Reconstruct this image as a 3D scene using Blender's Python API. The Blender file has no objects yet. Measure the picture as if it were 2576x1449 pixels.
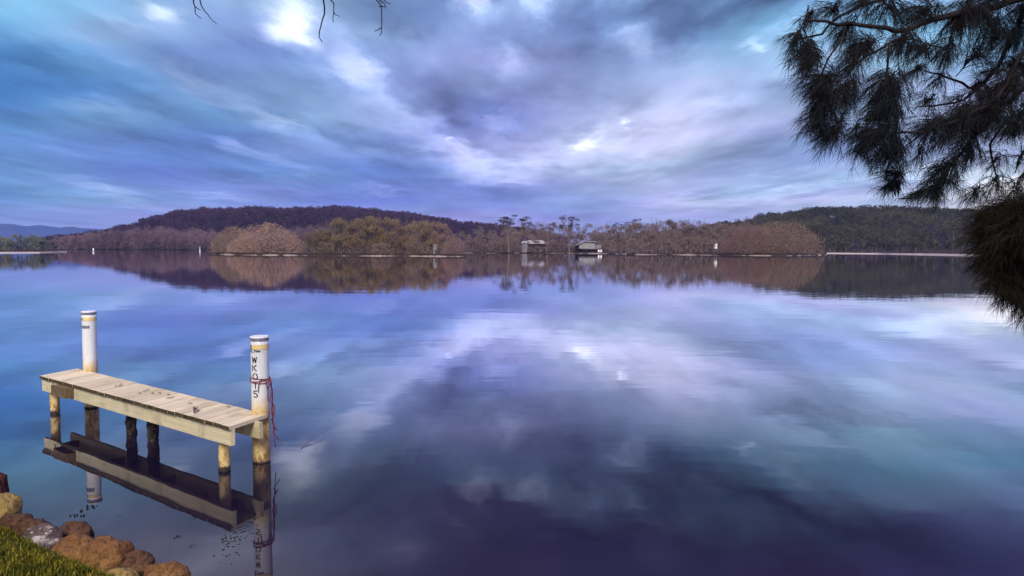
import bpy, math, random
from mathutils import Vector, noise, Matrix
from math import radians as R_
sc = bpy.context.scene
COL = sc.collection
random.seed(7)

# ------------------------------------------------------------------ camera
CAM_H = 2.3; FPX = 1700.0; PITCH = R_(3.3); ROLL = R_(.25)
cam_d = bpy.data.cameras.new('camera'); cam = bpy.data.objects.new('camera', cam_d); COL.objects.link(cam)
fwd = Vector((0, math.cos(PITCH), -math.sin(PITCH)))
right0 = Vector((1, 0, 0)); up0 = right0.cross(fwd)
c_, s_ = math.cos(ROLL), math.sin(ROLL)
RT = right0*c_ + up0*s_; UP = up0*c_ - right0*s_
m = Matrix((RT, UP, -fwd)).transposed().to_4x4(); m.translation = (0, 0, CAM_H)
cam.matrix_world = m
cam_d.sensor_width = 36; cam_d.lens = 36*FPX/2576; cam_d.clip_end = 20000; cam_d.clip_start = .05
sc.camera = cam
CO = Vector((0, 0, CAM_H))
def ray(x, y): return fwd + RT*((x-1288)/FPX) - UP*((y-724.5)/FPX)
def on(x, y, z=0.0):
    d = ray(x, y); return CO + d*((z-CAM_H)/d.z)
def at(x, y, Y):
    d = ray(x, y); return CO + d*(Y/d.y)
def proj(P):
    v = Vector(P)-CO; k = v.dot(fwd); return 1288+FPX*v.dot(RT)/k, 724.5-FPX*v.dot(UP)/k

# ------------------------------------------------------------------ view, sky, sun
EXPO = 1.3
vs = sc.view_settings; vs.view_transform = 'Standard'; vs.look = 'None'; vs.gamma = 1; vs.exposure = EXPO; vs.use_curve_mapping = False
SUN_EL, SUN_AZ = R_(43), R_(182)      # azimuth clockwise from +Y: behind the camera
def lin(c):
    return tuple(((v/255)/12.92 if v <= 10 else ((v/255+.055)/1.055)**2.4) for v in c)
world = bpy.data.worlds.new('World'); sc.world = world; world.use_nodes = True
wt = world.node_tree; wt.nodes.clear()
class G:
    """tiny node-graph helper"""
    def __init__(s, t): s.t = t
    def n(s, typ, **k):
        nd = s.t.nodes.new(typ)
        for a, b in k.items(): setattr(nd, a, b)
        return nd
    def set(s, sock, v):
        if isinstance(v, bpy.types.NodeSocket): s.t.links.new(v, sock)
        elif v is not None: sock.default_value = v
    def math(s, op, a, b=None, c=None, clamp=False):
        nd = s.n('ShaderNodeMath', operation=op); nd.use_clamp = clamp
        s.set(nd.inputs[0], a)
        if b is not None: s.set(nd.inputs[1], b)
        if c is not None: s.set(nd.inputs[2], c)
        return nd.outputs[0]
    def mix(s, f, a, b, mode='MIX'):
        nd = s.n('ShaderNodeMix', data_type='RGBA', blend_type=mode)
        s.set(nd.inputs[0], f); s.set(nd.inputs[6], a); s.set(nd.inputs[7], b)
        return nd.outputs[2]
    def noise(s, vec, scale, detail=3, rough=.5, dist=0):
        nd = s.n('ShaderNodeTexNoise'); s.set(nd.inputs['Vector'], vec)
        nd.inputs['Scale'].default_value = scale; nd.inputs['Detail'].default_value = detail
        nd.inputs['Roughness'].default_value = rough; nd.inputs['Distortion'].default_value = dist
        return nd
    def ramp(s, f, stops, interp='LINEAR'):
        nd = s.n('ShaderNodeValToRGB'); cr = nd.color_ramp; cr.interpolation = interp
        while len(cr.elements) < len(stops): cr.elements.new(.5)
        for e, (p, c) in zip(cr.elements, stops):
            e.position = p; e.color = (*c, 1) if len(c) == 3 else c
        s.set(nd.inputs[0], f); return nd.outputs[0]
    def mrange(s, v, a, b, c=0, d=1, smooth=False):
        nd = s.n('ShaderNodeMapRange'); nd.clamp = True
        if smooth: nd.interpolation_type = 'SMOOTHSTEP'
        s.set(nd.inputs[0], v)
        for i, x in enumerate((a, b, c, d)): nd.inputs[i+1].default_value = x
        return nd.outputs[0]
    def comb(s, x, y, z=0.0):
        nd = s.n('ShaderNodeCombineXYZ'); s.set(nd.inputs[0], x); s.set(nd.inputs[1], y); s.set(nd.inputs[2], z); return nd.outputs[0]
    def vmul(s, v, k):
        nd = s.n('ShaderNodeVectorMath', operation='MULTIPLY'); s.set(nd.inputs[0], v); nd.inputs[1].default_value = k; return nd.outputs[0]
g = G(wt)
tc = g.n('ShaderNodeTexCoord'); sp = g.n('ShaderNodeSeparateXYZ'); wt.links.new(tc.outputs['Generated'], sp.inputs[0])
dx, dy, dz = sp.outputs
ay = g.math('MAXIMUM', g.math('ABSOLUTE', dy), .02)
az = g.math('MAXIMUM', g.math('ABSOLUTE', dz), .004)
u0 = g.math('DIVIDE', dx, ay); v0 = g.math('DIVIDE', az, ay)
# cloud-deck coordinates: a flat deck overhead makes streaks run to the horizon
px_ = g.math('DIVIDE', dx, g.math('ADD', az, .035)); py_ = g.math('DIVIDE', dy, g.math('ADD', az, .035))
deck = g.comb(px_, g.math('MULTIPLY', py_, .50), 0.0)
warp = g.noise(deck, .55, 4, .55)
ws = g.n('ShaderNodeSeparateColor'); wt.links.new(warp.outputs['Color'], ws.inputs[0])
wamp = g.mrange(v0, 0.0, .25, .010, .075)
u1 = g.math('ADD', u0, g.math('MULTIPLY', g.math('SUBTRACT', ws.outputs[0], .5), g.math('MULTIPLY', wamp, 2.2)))
v1 = g.math('ADD', v0, g.math('MULTIPLY', g.math('SUBTRACT', ws.outputs[1], .5), wamp))
CX = [0,170,340,515,690,860,1030,1200,1375,1545,1720,1890,2060,2230,2400,2576]
ROWS = [  # elevation given as the photo row it is seen at; colours left to right
 (-600, [(140,145,190)]*4+[(110,105,160)]*3+[(88,78,130)]*3+[(92,84,142)]*3+[(105,100,165)]*3),
 (-270, [(165,185,220),(185,200,230),(205,212,232),(205,212,232),(190,198,225),(140,150,190),(110,112,160),(98,98,148),(92,92,144),(96,95,148),(104,102,156),(110,106,166),(120,112,182),(124,120,192),(124,126,196),(124,126,196)]),
 (-120, [(120,165,210),(140,180,215),(170,195,225),(190,210,235),(175,195,230),(150,170,210),(120,124,176),(106,108,160),(102,106,158),(110,114,168),(122,130,184),(120,130,186),(118,134,190),(118,138,194),(116,138,196),(116,138,196)]),
 (0, [(105,168,200),(112,168,205),(125,175,212),(160,198,230),(172,208,236),(150,190,226),(135,175,216),(150,182,222),(150,185,225),(132,168,212),(145,190,230),(138,184,222),(136,180,220),(138,186,224),(136,184,222),(132,174,218)]),
 (75, [(88,152,194),(105,155,196),(145,178,215),(135,175,216),(160,188,230),(155,190,226),(140,170,212),(135,160,206),(130,160,206),(128,162,206),(135,170,212),(135,185,222),(130,190,222),(130,190,226),(130,190,226),(130,190,226)]),
 (150, [(66,128,184),(82,142,190),(105,150,196),(122,150,202),(122,154,206),(138,170,216),(150,172,218),(135,150,198),(140,160,208),(128,154,202),(130,160,206),(130,175,216),(125,175,216),(130,185,222),(130,185,222),(130,185,222)]),
 (225, [(60,122,184),(72,132,190),(82,138,186),(112,143,190),(125,160,202),(125,155,202),(150,166,216),(122,138,186),(133,154,202),(135,156,206),(145,160,208),(140,165,208),(135,165,208),(140,175,212),(140,175,212),(140,175,212)]),
 (300, [(72,128,190),(95,145,192),(105,150,196),(95,140,190),(120,155,198),(125,160,202),(150,165,212),(96,120,184),(130,146,196),(152,166,212),(164,173,214),(150,166,208),(140,165,208),(150,180,216),(150,180,216),(150,180,216)]),
 (370, [(82,128,190),(92,128,190),(86,120,184),(88,127,190),(120,150,202),(100,136,190),(112,138,196),(158,172,218),(152,166,212),(176,184,222),(164,182,218),(146,170,212),(125,155,208),(130,165,212),(150,180,216),(150,180,216)]),
 (435, [(88,138,196),(92,136,196),(86,120,190),(98,132,200),(104,138,206),(86,125,196),(92,122,196),(132,148,208),(148,163,212),(148,172,212),(146,172,216),(140,170,216),(130,165,216),(135,175,222),(160,196,226),(205,218,224)]),
 (500, [(78,132,196),(110,160,208),(120,155,212),(115,145,212),(120,140,208),(90,120,200),(100,122,200),(108,134,206),(115,145,212),(135,160,216),(158,166,216),(142,166,216),(162,186,226),(172,198,228),(205,222,230),(238,238,222)]),
 (555, [(108,148,212),(122,150,212),(134,156,216),(142,156,222),(136,150,216),(130,145,216),(134,150,222),(155,150,216),(120,145,216),(130,150,216),(152,165,220),(165,180,226),(180,200,230),(195,215,236),(215,230,232),(225,232,226)]),
 (615, [(135,145,205),(140,145,205),(145,148,208),(145,148,208),(145,148,208),(145,148,210),(150,150,212),(170,155,205),(150,152,210),(150,155,212),(160,165,215),(170,180,220),(180,190,225),(190,205,228),(205,215,225),(210,215,220)]),
]
def uv_px(x, y):
    d = ray(x, y); return d.x/d.y, d.z/d.y
wl = g.noise(g.comb(g.math('MULTIPLY', u0, 2.6), g.math('MULTIPLY', v0, 4.0), 3.0), 1.0, 4, .55); wls = g.n('ShaderNodeSeparateColor'); wt.links.new(wl.outputs['Color'], wls.inputs[0])
hi = g.mrange(v0, .28, .42, 0, 1)
v1 = g.math('ADD', v1, g.math('MULTIPLY', g.math('MULTIPLY', g.math('SUBTRACT', wls.outputs[0], .5), .34), hi))
u1 = g.math('ADD', u1, g.math('MULTIPLY', g.math('MULTIPLY', g.math('SUBTRACT', wls.outputs[1], .5), .30), hi))
fac = g.math('DIVIDE', g.math('ADD', u1, .8), 1.6, clamp=True)
prev = None
for y, cols in ROWS:
    stops = []
    for x, c in zip(CX, cols):
        if y >= 150:
            k = max(0, min(1, (x-1100)/500))*.16*(1 if y < 520 else .6); c = tuple(v+(t-v)*k for v, t in zip(c, (225, 225, 238)))
        k = .10 if y >= 0 else 0; c = tuple(v+(t-v)*k for v, t in zip(c, (165, 160, 200)))
        uu, vv = uv_px(x, y); stops.append(((uu+.8)/1.6, lin(c)))
    stops = [(min(max(p, 0), 1), c) for p, c in stops]
    rc = g.ramp(fac, stops, 'B_SPLINE'); vrow = uv_px(1288, y)[1]
    if prev is None: colr = rc
    else:
        t = g.mrange(v1, prev, vrow, 0, 1, True); colr = g.mix(t, colr, rc)
    prev = vrow
# (cloud gaps)
# gaps where the bright sky breaks through
BL = [(405,28,34,12,.4,.55,(1,1,1)), (725,40,36,34,.6,.95,(1,1,1)), (765,105,26,14,.6,.6,(.95,.97,1)), (690,85,24,20,0,.35,(1,1,1)), (1478,362,20,12,-.2,.55,(1,.97,.92)),
      (1500,366,62,34,-.2,.16,(.95,.95,1)), (1582,305,10,7,0,.5,(1,.97,.95)), (1155,357,9,6,0,.45,(1,.98,1)), (1205,8,20,20,1.2,.35,(1,1,1)),
      (1922,120,12,7,0,.25,(.9,1,1)), (2560,470,110,18,.15,.45,(1,.98,.80)), (2330,440,60,14,.1,.18,(.8,1,.95)), (470,-260,120,50,.3,.35,(1,1,1)),
      (1180,-140,60,40,.5,.10,(.9,.8,1)), (560,-150,60,26,.3,.3,(1,1,1)), (900,180,50,22,.6,.08,(1,1,1)), (1290,300,70,40,.3,-.035,(.9,.8,.5))]
acc = None
wf = g.noise(deck, 3.2, 5, .6); wfs = g.n('ShaderNodeSeparateColor'); wt.links.new(wf.outputs['Color'], wfs.inputs[0])
ub = g.math('ADD', u0, g.math('MULTIPLY', g.math('SUBTRACT', wfs.outputs[0], .5), .11))
vb = g.math('ADD', v0, g.math('MULTIPLY', g.math('SUBTRACT', wfs.outputs[1], .5), .07))
addc = None
for (x, y, rx, ry, ang, amp, tint) in BL:
    cu, cv = uv_px(x, y)
    a = g.math('SUBTRACT', ub, cu); b = g.math('SUBTRACT', vb, cv)
    ca, sa = math.cos(ang), math.sin(ang)
    p = g.math('ADD', g.math('MULTIPLY', a, ca/(rx/FPX)), g.math('MULTIPLY', b, -sa/(rx/FPX)))
    q = g.math('ADD', g.math('MULTIPLY', a, sa/(ry/FPX)), g.math('MULTIPLY', b, ca/(ry/FPX)))
    r2 = g.math('ADD', g.math('MULTIPLY', p, p), g.math('MULTIPLY', q, q))
    e = g.math('MULTIPLY', g.math('EXPONENT', g.math('MULTIPLY', r2, -.5)), amp)
    nd = g.n('ShaderNodeVectorMath', operation='SCALE'); nd.inputs[0].default_value = tint; g.set(nd.inputs['Scale'], e)
    if addc is None: addc = nd.outputs[0]
    else:
        ad = g.n('ShaderNodeVectorMath', operation='ADD'); g.set(ad.inputs[0], addc); g.set(ad.inputs[1], nd.outputs[0]); addc = ad.outputs[0]
# cloud billows and streaks
n1 = g.noise(deck, 1.25, 3, .5, .3).outputs['Fac']; n2 = g.noise(g.vmul(deck, (1, .6, 1)), 4.5, 4, .55).outputs['Fac']
n3 = g.noise(deck, .9, 3, .5).outputs['Color']
damp = g.math('ADD', g.mrange(v0, .02, .16, .4, 1), g.mrange(v0, .30, .55, 0, .8))
nn = g.math('ADD', g.math('MULTIPLY', g.math('SUBTRACT', n1, .49), 1.75), g.math('MULTIPLY', g.math('SUBTRACT', n2, .5), .55))
mul = g.math('ADD', 1.0, g.math('MULTIPLY', nn, damp))
sc1 = g.n('ShaderNodeVectorMath', operation='SCALE'); g.set(sc1.inputs[0], colr); g.set(sc1.inputs['Scale'], mul)
tint = g.mix(g.mrange(n1, .35, .65), (.97, .98, 1.03, 1), (1.08, 1.0, 1.0, 1))
colr = g.mix(1.0, sc1.outputs[0], tint, 'MULTIPLY')
tint2 = g.mix(.18, (1, 1, 1, 1), g.mix(1.0, n3, (2, 2, 2, 1), 'MULTIPLY')); colr = g.mix(1.0, colr, tint2, 'MULTIPLY')
hs = g.n('ShaderNodeHueSaturation'); hs.inputs['Saturation'].default_value = 1.0; hs.inputs['Value'].default_value = 1.03; g.set(hs.inputs['Color'], colr); colr = hs.outputs[0]
# individual cloud masses: (x, y, half length, half height, slope in degrees, strength), seen in the sky or mirrored in the water ('w')
CL = [(100,165,130,34,15,-.30),(425,292,100,22,25,-.38),(360,345,140,18,12,-.28),(235,258,95,22,15,.22),(575,370,80,16,15,.34),(490,205,260,34,27,.24),
 (715,308,80,17,15,.32),(828,322,85,22,20,-.36),(650,345,90,12,10,-.2),(900,185,50,28,30,.42),(1020,300,200,34,43,.34),(1120,280,66,40,-15,-.38),(1125,195,95,48,-10,-.25),
 (1250,300,62,30,-25,.40),(1225,415,100,26,18,.58),(1150,385,60,20,40,.35),(975,370,90,14,15,-.30),(625,455,130,10,5,-.28),(960,418,95,10,8,-.22),(270,482,120,14,18,.36),(530,494,130,8,5,.30),
 (970,480,95,10,2,.26),(175,372,170,14,8,-.22),(40,440,90,16,8,-.2),(1200,30,38,26,60,.45),(1336,25,34,28,80,.34),(1276,150,34,44,60,.42),(1306,255,120,26,-8,-.34),
 (1265,347,80,14,8,-.28),(1580,80,54,30,0,.26),(1706,80,66,44,20,-.26),(1470,35,66,22,10,-.24),(1456,128,60,34,0,-.2),(1530,325,230,30,-24,.46),(1406,412,180,20,-6,.38),
 (1206,480,140,14,0,-.34),(1706,506,90,13,-2,.36),(1906,355,140,36,-20,-.30),(1856,250,120,26,-20,.2),(2010,478,220,15,-10,.42),(1980,446,160,12,-8,-.24),(1640,440,160,12,-4,-.2),
 (790,230,120,22,30,-.22),(870,120,60,40,40,.2),(600,130,90,26,25,-.22),(250,60,120,26,25,-.22),(300,170,110,20,25,.16),(740,420,110,14,12,.2),(2330,440,160,26,8,.40),(2050,150,120,40,-10,.22),
 ('w',1083,985,150,42,-20,-.40),('w',1440,1077,80,60,0,-.42),('w',1705,1144,50,60,-60,-.42),('w',1927,1022,170,22,6,-.42),('w',2205,1062,220,26,10,-.42),('w',1770,972,140,30,5,.32),
 ('w',1905,1127,44,14,10,.6),('w',1710,1066,70,42,20,.32),('w',1593,1160,66,44,10,.46),('w',1612,1294,44,18,20,.8),('w',1332,1210,26,60,-70,.6),('w',1200,1244,24,50,-60,.7),
 ('w',1028,1394,76,36,10,.75),('w',889,1044,80,28,-25,.45),('w',555,1390,150,40,5,.7),('w',750,1120,70,50,-40,.6),('w',2110,1116,140,26,15,.32),('w',2040,1290,280,44,14,-.4),
 ('w',1480,1340,240,70,5,-.6),('w',1250,1220,190,50,0,-.45),('w',1650,1230,190,44,12,-.5),('w',1900,1260,220,46,14,-.42),('w',2200,1330,260,50,14,-.3),('w',950,1240,120,50,-10,-.35),('w',1100,1400,160,40,0,-.3),('w',2000,1180,120,20,14,.35),('w',1480,1250,50,24,0,.45),('w',1380,1330,40,20,0,.3),('w',1330,1120,150,40,0,-.5),('w',1000,1180,110,44,0,-.35),('w',870,1300,130,36,-10,-.3),('w',1800,1370,200,40,10,-.4),('w',2350,1400,200,40,10,-.2),('w',330,1180,160,26,-15,.25),
 ('w',150,1080,160,30,-12,-.2),('w',1230,1060,60,30,0,.2),('w',1500,985,90,26,0,.25),('w',2300,940,200,26,8,.15),('w',1150,1310,60,26,0,.4),('w',1750,1250,60,22,20,.35)]
cvec = g.comb(g.math('ADD', u0, g.math('MULTIPLY', g.math('SUBTRACT', wfs.outputs[0], .5), g.mrange(v0, .02, .3, .04, .16))),
              g.math('ADD', v0, g.math('MULTIPLY', g.math('SUBTRACT', wfs.outputs[1], .5), g.mrange(v0, .02, .3, .025, .14))))
M_ = 0.0
for c in CL:
    if c[0] == 'w':
        _, x, y, rx, ry, ang, amp = c; amp *= .55 if y < 1150 else .85; d = ray(x, y); cu, cv = d.x/d.y, -d.z/d.y; 
    else:
        x, y, rx, ry, ang, amp = c; cu, cv = uv_px(x, y); ang = -ang; amp *= .8 if amp < 0 else 1.0
    mp = g.n('ShaderNodeMapping', vector_type='TEXTURE'); g.set(mp.inputs[0], cvec)
    mp.inputs['Location'].default_value = (cu, cv, 0); mp.inputs['Rotation'].default_value = (0, 0, R_(ang)); mp.inputs['Scale'].default_value = (rx*2.3/FPX, ry*2.3/FPX, 1)
    gt = g.n('ShaderNodeTexGradient', gradient_type='QUADRATIC_SPHERE'); wt.links.new(mp.outputs[0], gt.inputs[0])
    M_ = g.math('MULTIPLY_ADD', gt.outputs['Fac'], amp*1.08, M_)
M_ = g.math('MAXIMUM', M_, -.6)
scm = g.n('ShaderNodeVectorMath', operation='SCALE'); g.set(scm.inputs[0], colr); g.set(scm.inputs['Scale'], g.math('ADD', 1.0, M_)); colr = scm.outputs[0]
colr = g.mix(g.mrange(M_, .05, .75, 0, .42), colr, (.80, .80, .92, 1))
colr = g.mix(g.mrange(M_, -.55, -.05, .45, 0), colr, g.mix(1.0, colr, (.86, .84, 1.16, 1), 'MULTIPLY'))
hs2 = g.n('ShaderNodeHueSaturation'); hs2.inputs['Saturation'].default_value = 1.07; hs2.inputs['Value'].default_value = 1.14; g.set(hs2.inputs['Color'], colr); colr = hs2.outputs[0]
colr = g.mix(1.0, colr, addc, 'ADD')
bg1 = g.n('ShaderNodeBackground'); wt.links.new(colr, bg1.inputs[0]); bg1.inputs[1].default_value = .98/(2**EXPO)
sky = g.n('ShaderNodeTexSky'); sky.sky_type = 'NISHITA'; sky.sun_disc = False; sky.sun_elevation = SUN_EL; sky.sun_rotation = SUN_AZ
bg2 = g.n('ShaderNodeBackground'); wt.links.new(sky.outputs[0], bg2.inputs[0]); bg2.inputs[1].default_value = .05
mx = g.n('ShaderNodeMixShader'); mx.inputs[0].default_value = .04
wt.links.new(bg1.outputs[0], mx.inputs[1]); wt.links.new(bg2.outputs[0], mx.inputs[2])
wo = g.n('ShaderNodeOutputWorld'); wt.links.new(mx.outputs[0], wo.inputs[0])

sun_d = bpy.data.lights.new('sun', 'SUN'); sun_d.energy = 1.5; sun_d.angle = R_(25); sun_d.color = (1, .90, .75)
sun = bpy.data.objects.new('sun', sun_d); COL.objects.link(sun)
sdir = Vector((math.sin(SUN_AZ)*math.cos(SUN_EL), math.cos(SUN_AZ)*math.cos(SUN_EL), math.sin(SUN_EL)))
sun.rotation_euler = sdir.to_track_quat('Z', 'Y').to_euler(); sun.location = (0, 0, 60)

# ------------------------------------------------------------------ helpers
class MB:
    def __init__(s): s.v = []; s.f = []; s.mi = []
    def add(s, vs, fs, mi=0):
        o = len(s.v); s.v += [tuple(v) for v in vs]; s.f += [tuple(i+o for i in f) for f in fs]; s.mi += [mi]*len(fs)
    def hexa(s, p, mi=0):           # 8 points: bottom 4 ccw, top 4 ccw
        s.add(p, [(3,2,1,0),(4,5,6,7),(0,1,5,4),(1,2,6,5),(2,3,7,6),(3,0,4,7)], mi)
    def box(s, o, U, V, W, mi=0):
        o, U, V, W = map(Vector, (o, U, V, W)); s.hexa([o, o+U, o+U+V, o+V, o+W, o+U+W, o+U+V+W, o+V+W], mi)
    def tube(s, pts, rad, n=6, cap=True, mi=0):
        pts = [Vector(p) for p in pts]
        if not hasattr(rad, '__len__'): rad = [rad]*len(pts)
        rings = []; ref = None
        for i, p in enumerate(pts):
            t = (pts[min(i+1, len(pts)-1)]-pts[max(i-1, 0)]).normalized()
            if ref is None: ref = t.orthogonal().normalized()
            a = (ref-t*ref.dot(t)).normalized(); b = t.cross(a); ref = a
            rings.append([p+(a*math.cos(2*math.pi*k/n)+b*math.sin(2*math.pi*k/n))*rad[i] for k in range(n)])
        vs = [v for r in rings for v in r]; fs = []
        for i in range(len(pts)-1):
            for k in range(n): fs.append((i*n+k, i*n+(k+1) % n, (i+1)*n+(k+1) % n, (i+1)*n+k))
        if cap: fs.append(tuple(range(n-1, -1, -1))); fs.append(tuple((len(pts)-1)*n+k for k in range(n)))
        s.add(vs, fs, mi)
    def build(s, name, mats, parent=None, smooth=False, loc=None):
        me = bpy.data.meshes.new(name); 
        off = Vector(loc) if loc is not None else Vector((0, 0, 0))
        me.from_pydata([tuple(Vector(v)-off) for v in s.v], [], s.f); me.update()
        for mt in (mats if isinstance(mats, (list, tuple)) else [mats]): me.materials.append(mt)
        if any(s.mi): me.polygons.foreach_set('material_index', s.mi)
        if smooth: me.polygons.foreach_set('use_smooth', [True]*len(me.polygons))
        o = bpy.data.objects.new(name, me); COL.objects.link(o); o.location = off
        if parent: o.parent = parent; o.location = off - world_loc(parent)
        return o
def world_loc(o):
    l = Vector(o.location)
    while o.parent: o = o.parent; l += Vector(o.location)
    return l
def empty(name, loc):
    o = bpy.data.objects.new(name, None); COL.objects.link(o); o.location = loc; o.empty_display_size = .2; return o
def tag(o, label=None, cat=None, group=None, kind=None):
    if label: o['label'] = label
    if cat: o['category'] = cat
    if group: o['group'] = group
    if kind: o['kind'] = kind
    return o
def part(mb, name, mats, root, smooth=False):   # mesh built in world coordinates, parented to an unrotated root
    return mb.build(name, mats, root, smooth, loc=world_loc(root))

def mat(name, rough=.8, spec=.3):
    m = bpy.data.materials.new(name); m.use_nodes = True; t = m.node_tree
    b = t.nodes['Principled BSDF']; b.inputs['Roughness'].default_value = rough; b.inputs['Specular IOR Level'].default_value = spec
    return m, G(t), b
def obj_co(gg): return gg.n('ShaderNodeTexCoord').outputs['Object']
def world_co(gg): return gg.n('ShaderNodeNewGeometry').outputs['Position']
def bump(gg, b, h, strength=.4, dist=.01):
    bn = gg.n('ShaderNodeBump'); bn.inputs['Strength'].default_value = strength; bn.inputs['Distance'].default_value = dist
    gg.set(bn.inputs['Height'], h); gg.t.links.new(bn.outputs[0], b.inputs['Normal'])
def rgb(*c): return (*c, 1)

# ------------------------------------------------------------------ materials
def m_leaf(name, ca, cb, scale=.12, leafvar=.5, use_color=True, trans=.5):
    m, gg, b = mat(name, .9, .1)
    co = world_co(gg)
    n = gg.noise(co, scale, 4, .6).outputs['Fac']
    base = gg.mix(gg.mrange(n, .35, .65), rgb(*ca), rgb(*cb))
    geo = gg.n('ShaderNodeNewGeometry'); r = geo.outputs['Random Per Island']
    base = gg.mix(1.0, base, gg.ramp(r, [(0, (1-leafvar,)*3), (.7, (1, 1, 1)), (1, (1+leafvar*.8, 1+leafvar*.8, 1+leafvar*.7))]), 'MULTIPLY')
    if use_color:
        oi = gg.n('ShaderNodeObjectInfo'); base = gg.mix(1.0, base, oi.outputs['Color'], 'MULTIPLY')
    gg.set(b.inputs['Base Color'], base)
    if trans:       # thin leaves let light through
        tb = gg.n('ShaderNodeBsdfTranslucent'); gg.set(tb.inputs['Color'], base); ms = gg.n('ShaderNodeMixShader'); ms.inputs[0].default_value = trans
        out = [n for n in gg.t.nodes if n.type == 'OUTPUT_MATERIAL'][0]
        gg.t.links.new(b.outputs[0], ms.inputs[1]); gg.t.links.new(tb.outputs[0], ms.inputs[2]); gg.t.links.new(ms.outputs[0], out.inputs[0])
    return m
M_leaf = m_leaf('foliage_neutral', (1.05, 1.03, 1.03), (1.42, 1.36, 1.25), .25, .18)
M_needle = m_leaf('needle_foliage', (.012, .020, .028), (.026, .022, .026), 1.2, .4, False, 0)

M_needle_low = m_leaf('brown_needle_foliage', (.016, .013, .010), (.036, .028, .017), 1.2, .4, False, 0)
def m_bark(name, ca, cb, scale=6):
    m, gg, b = mat(name, .9, .1); co = obj_co(gg)
    n = gg.noise(gg.vmul(co, (1, 1, .25)), scale, 4, .6).outputs['Fac']
    gg.set(b.inputs['Base Color'], gg.mix(gg.mrange(n, .3, .7), rgb(*ca), rgb(*cb))); bump(gg, b, n, .6, .02); return m
M_bark_dark = m_bark('dark_bark', (.012, .010, .012), (.03, .025, .026), 12)
M_bark_pale = m_bark('pale_bark', (.13, .105, .10), (.22, .18, .17), 2)
M_bark_grey = m_bark('grey_brown_bark', (.12, .092, .085), (.22, .17, .155), 2)
M_twig = m_bark('dead_twig', (.012, .012, .016), (.03, .028, .03), 20)

def m_paint_timber(name, grain, plank=False):
    """old cream paint over timber: grain, lichen green, rust brown, wear"""
    m, gg, b = mat(name, .75, .25); co = obj_co(gg)
    vr = gg.n('ShaderNodeVectorRotate', rotation_type='Z_AXIS'); gg.set(vr.inputs['Vector'], co)
    vr.inputs['Angle'].default_value = -grain
    loc = vr.outputs[0]
    streak = gg.noise(gg.vmul(loc, (1.2, 30, 30)), 1.6, 5, .65).outputs['Fac']
    blot = gg.noise(co, 3.0, 5, .6).outputs['Fac']; fine = gg.noise(co, 45, 3, .6).outputs['Fac']
    if plank:
        base = gg.mix(gg.mrange(streak, .3, .7), rgb(.72, .60, .40), rgb(.90, .80, .60))
        geo = gg.n('ShaderNodeNewGeometry')
        base = gg.mix(1.0, base, gg.ramp(geo.outputs['Random Per Island'], [(0, (.80, .79, .76)), (1, (1.08, 1.06, 1.03))]), 'MULTIPLY')
        base = gg.mix(gg.mrange(blot, .50, .70, 0, .65), base, rgb(.50, .39, .24))
        base = gg.mix(gg.mrange(streak, .60, .72, 0, .6), base, rgb(.24, .18, .12))
        base = gg.mix(gg.mrange(fine, .62, .70, 0, .8), base, rgb(.16, .11, .07))
    else:
        base = gg.mix(gg.mrange(streak, .3, .7), rgb(.62, .53, .32), rgb(.80, .71, .47))
        base = gg.mix(gg.mrange(blot, .5, .7, 0, .75), base, rgb(.26, .20, .11))
        green = gg.noise(co, 1.3, 3, .5).outputs['Fac']
        base = gg.mix(gg.mrange(green, .48, .65, 0, .4), base, rgb(.40, .42, .28))
        base = gg.mix(gg.mrange(fine, .64, .72, 0, .85), base, rgb(.06, .045, .03))
    gg.set(b.inputs['Base Color'], base); bump(gg, b, streak, .5, .004); return m
UA = math.atan2(-2.60, 3.70)
M_beam = m_paint_timber('cream_beam_paint', UA)
M_plank = m_paint_timber('weathered_plank', UA+math.pi/2, True)
m, gg, b = mat('plank_end_grain', .9, .1); M_endgrain = m
n = gg.noise(obj_co(gg), 22, 4, .7).outputs['Fac']; gg.set(b.inputs['Base Color'], gg.mix(gg.mrange(n, .35, .65), rgb(.035, .028, .015), rgb(.13, .10, .05)))
m, gg, b = mat('brown_block_timber', .9, .1); M_block = m
n = gg.noise(obj_co(gg), 12, 4, .7).outputs['Fac']; gg.set(b.inputs['Base Color'], gg.mix(gg.mrange(n, .35, .65), rgb(.13, .085, .05), rgb(.22, .16, .10)))

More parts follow.
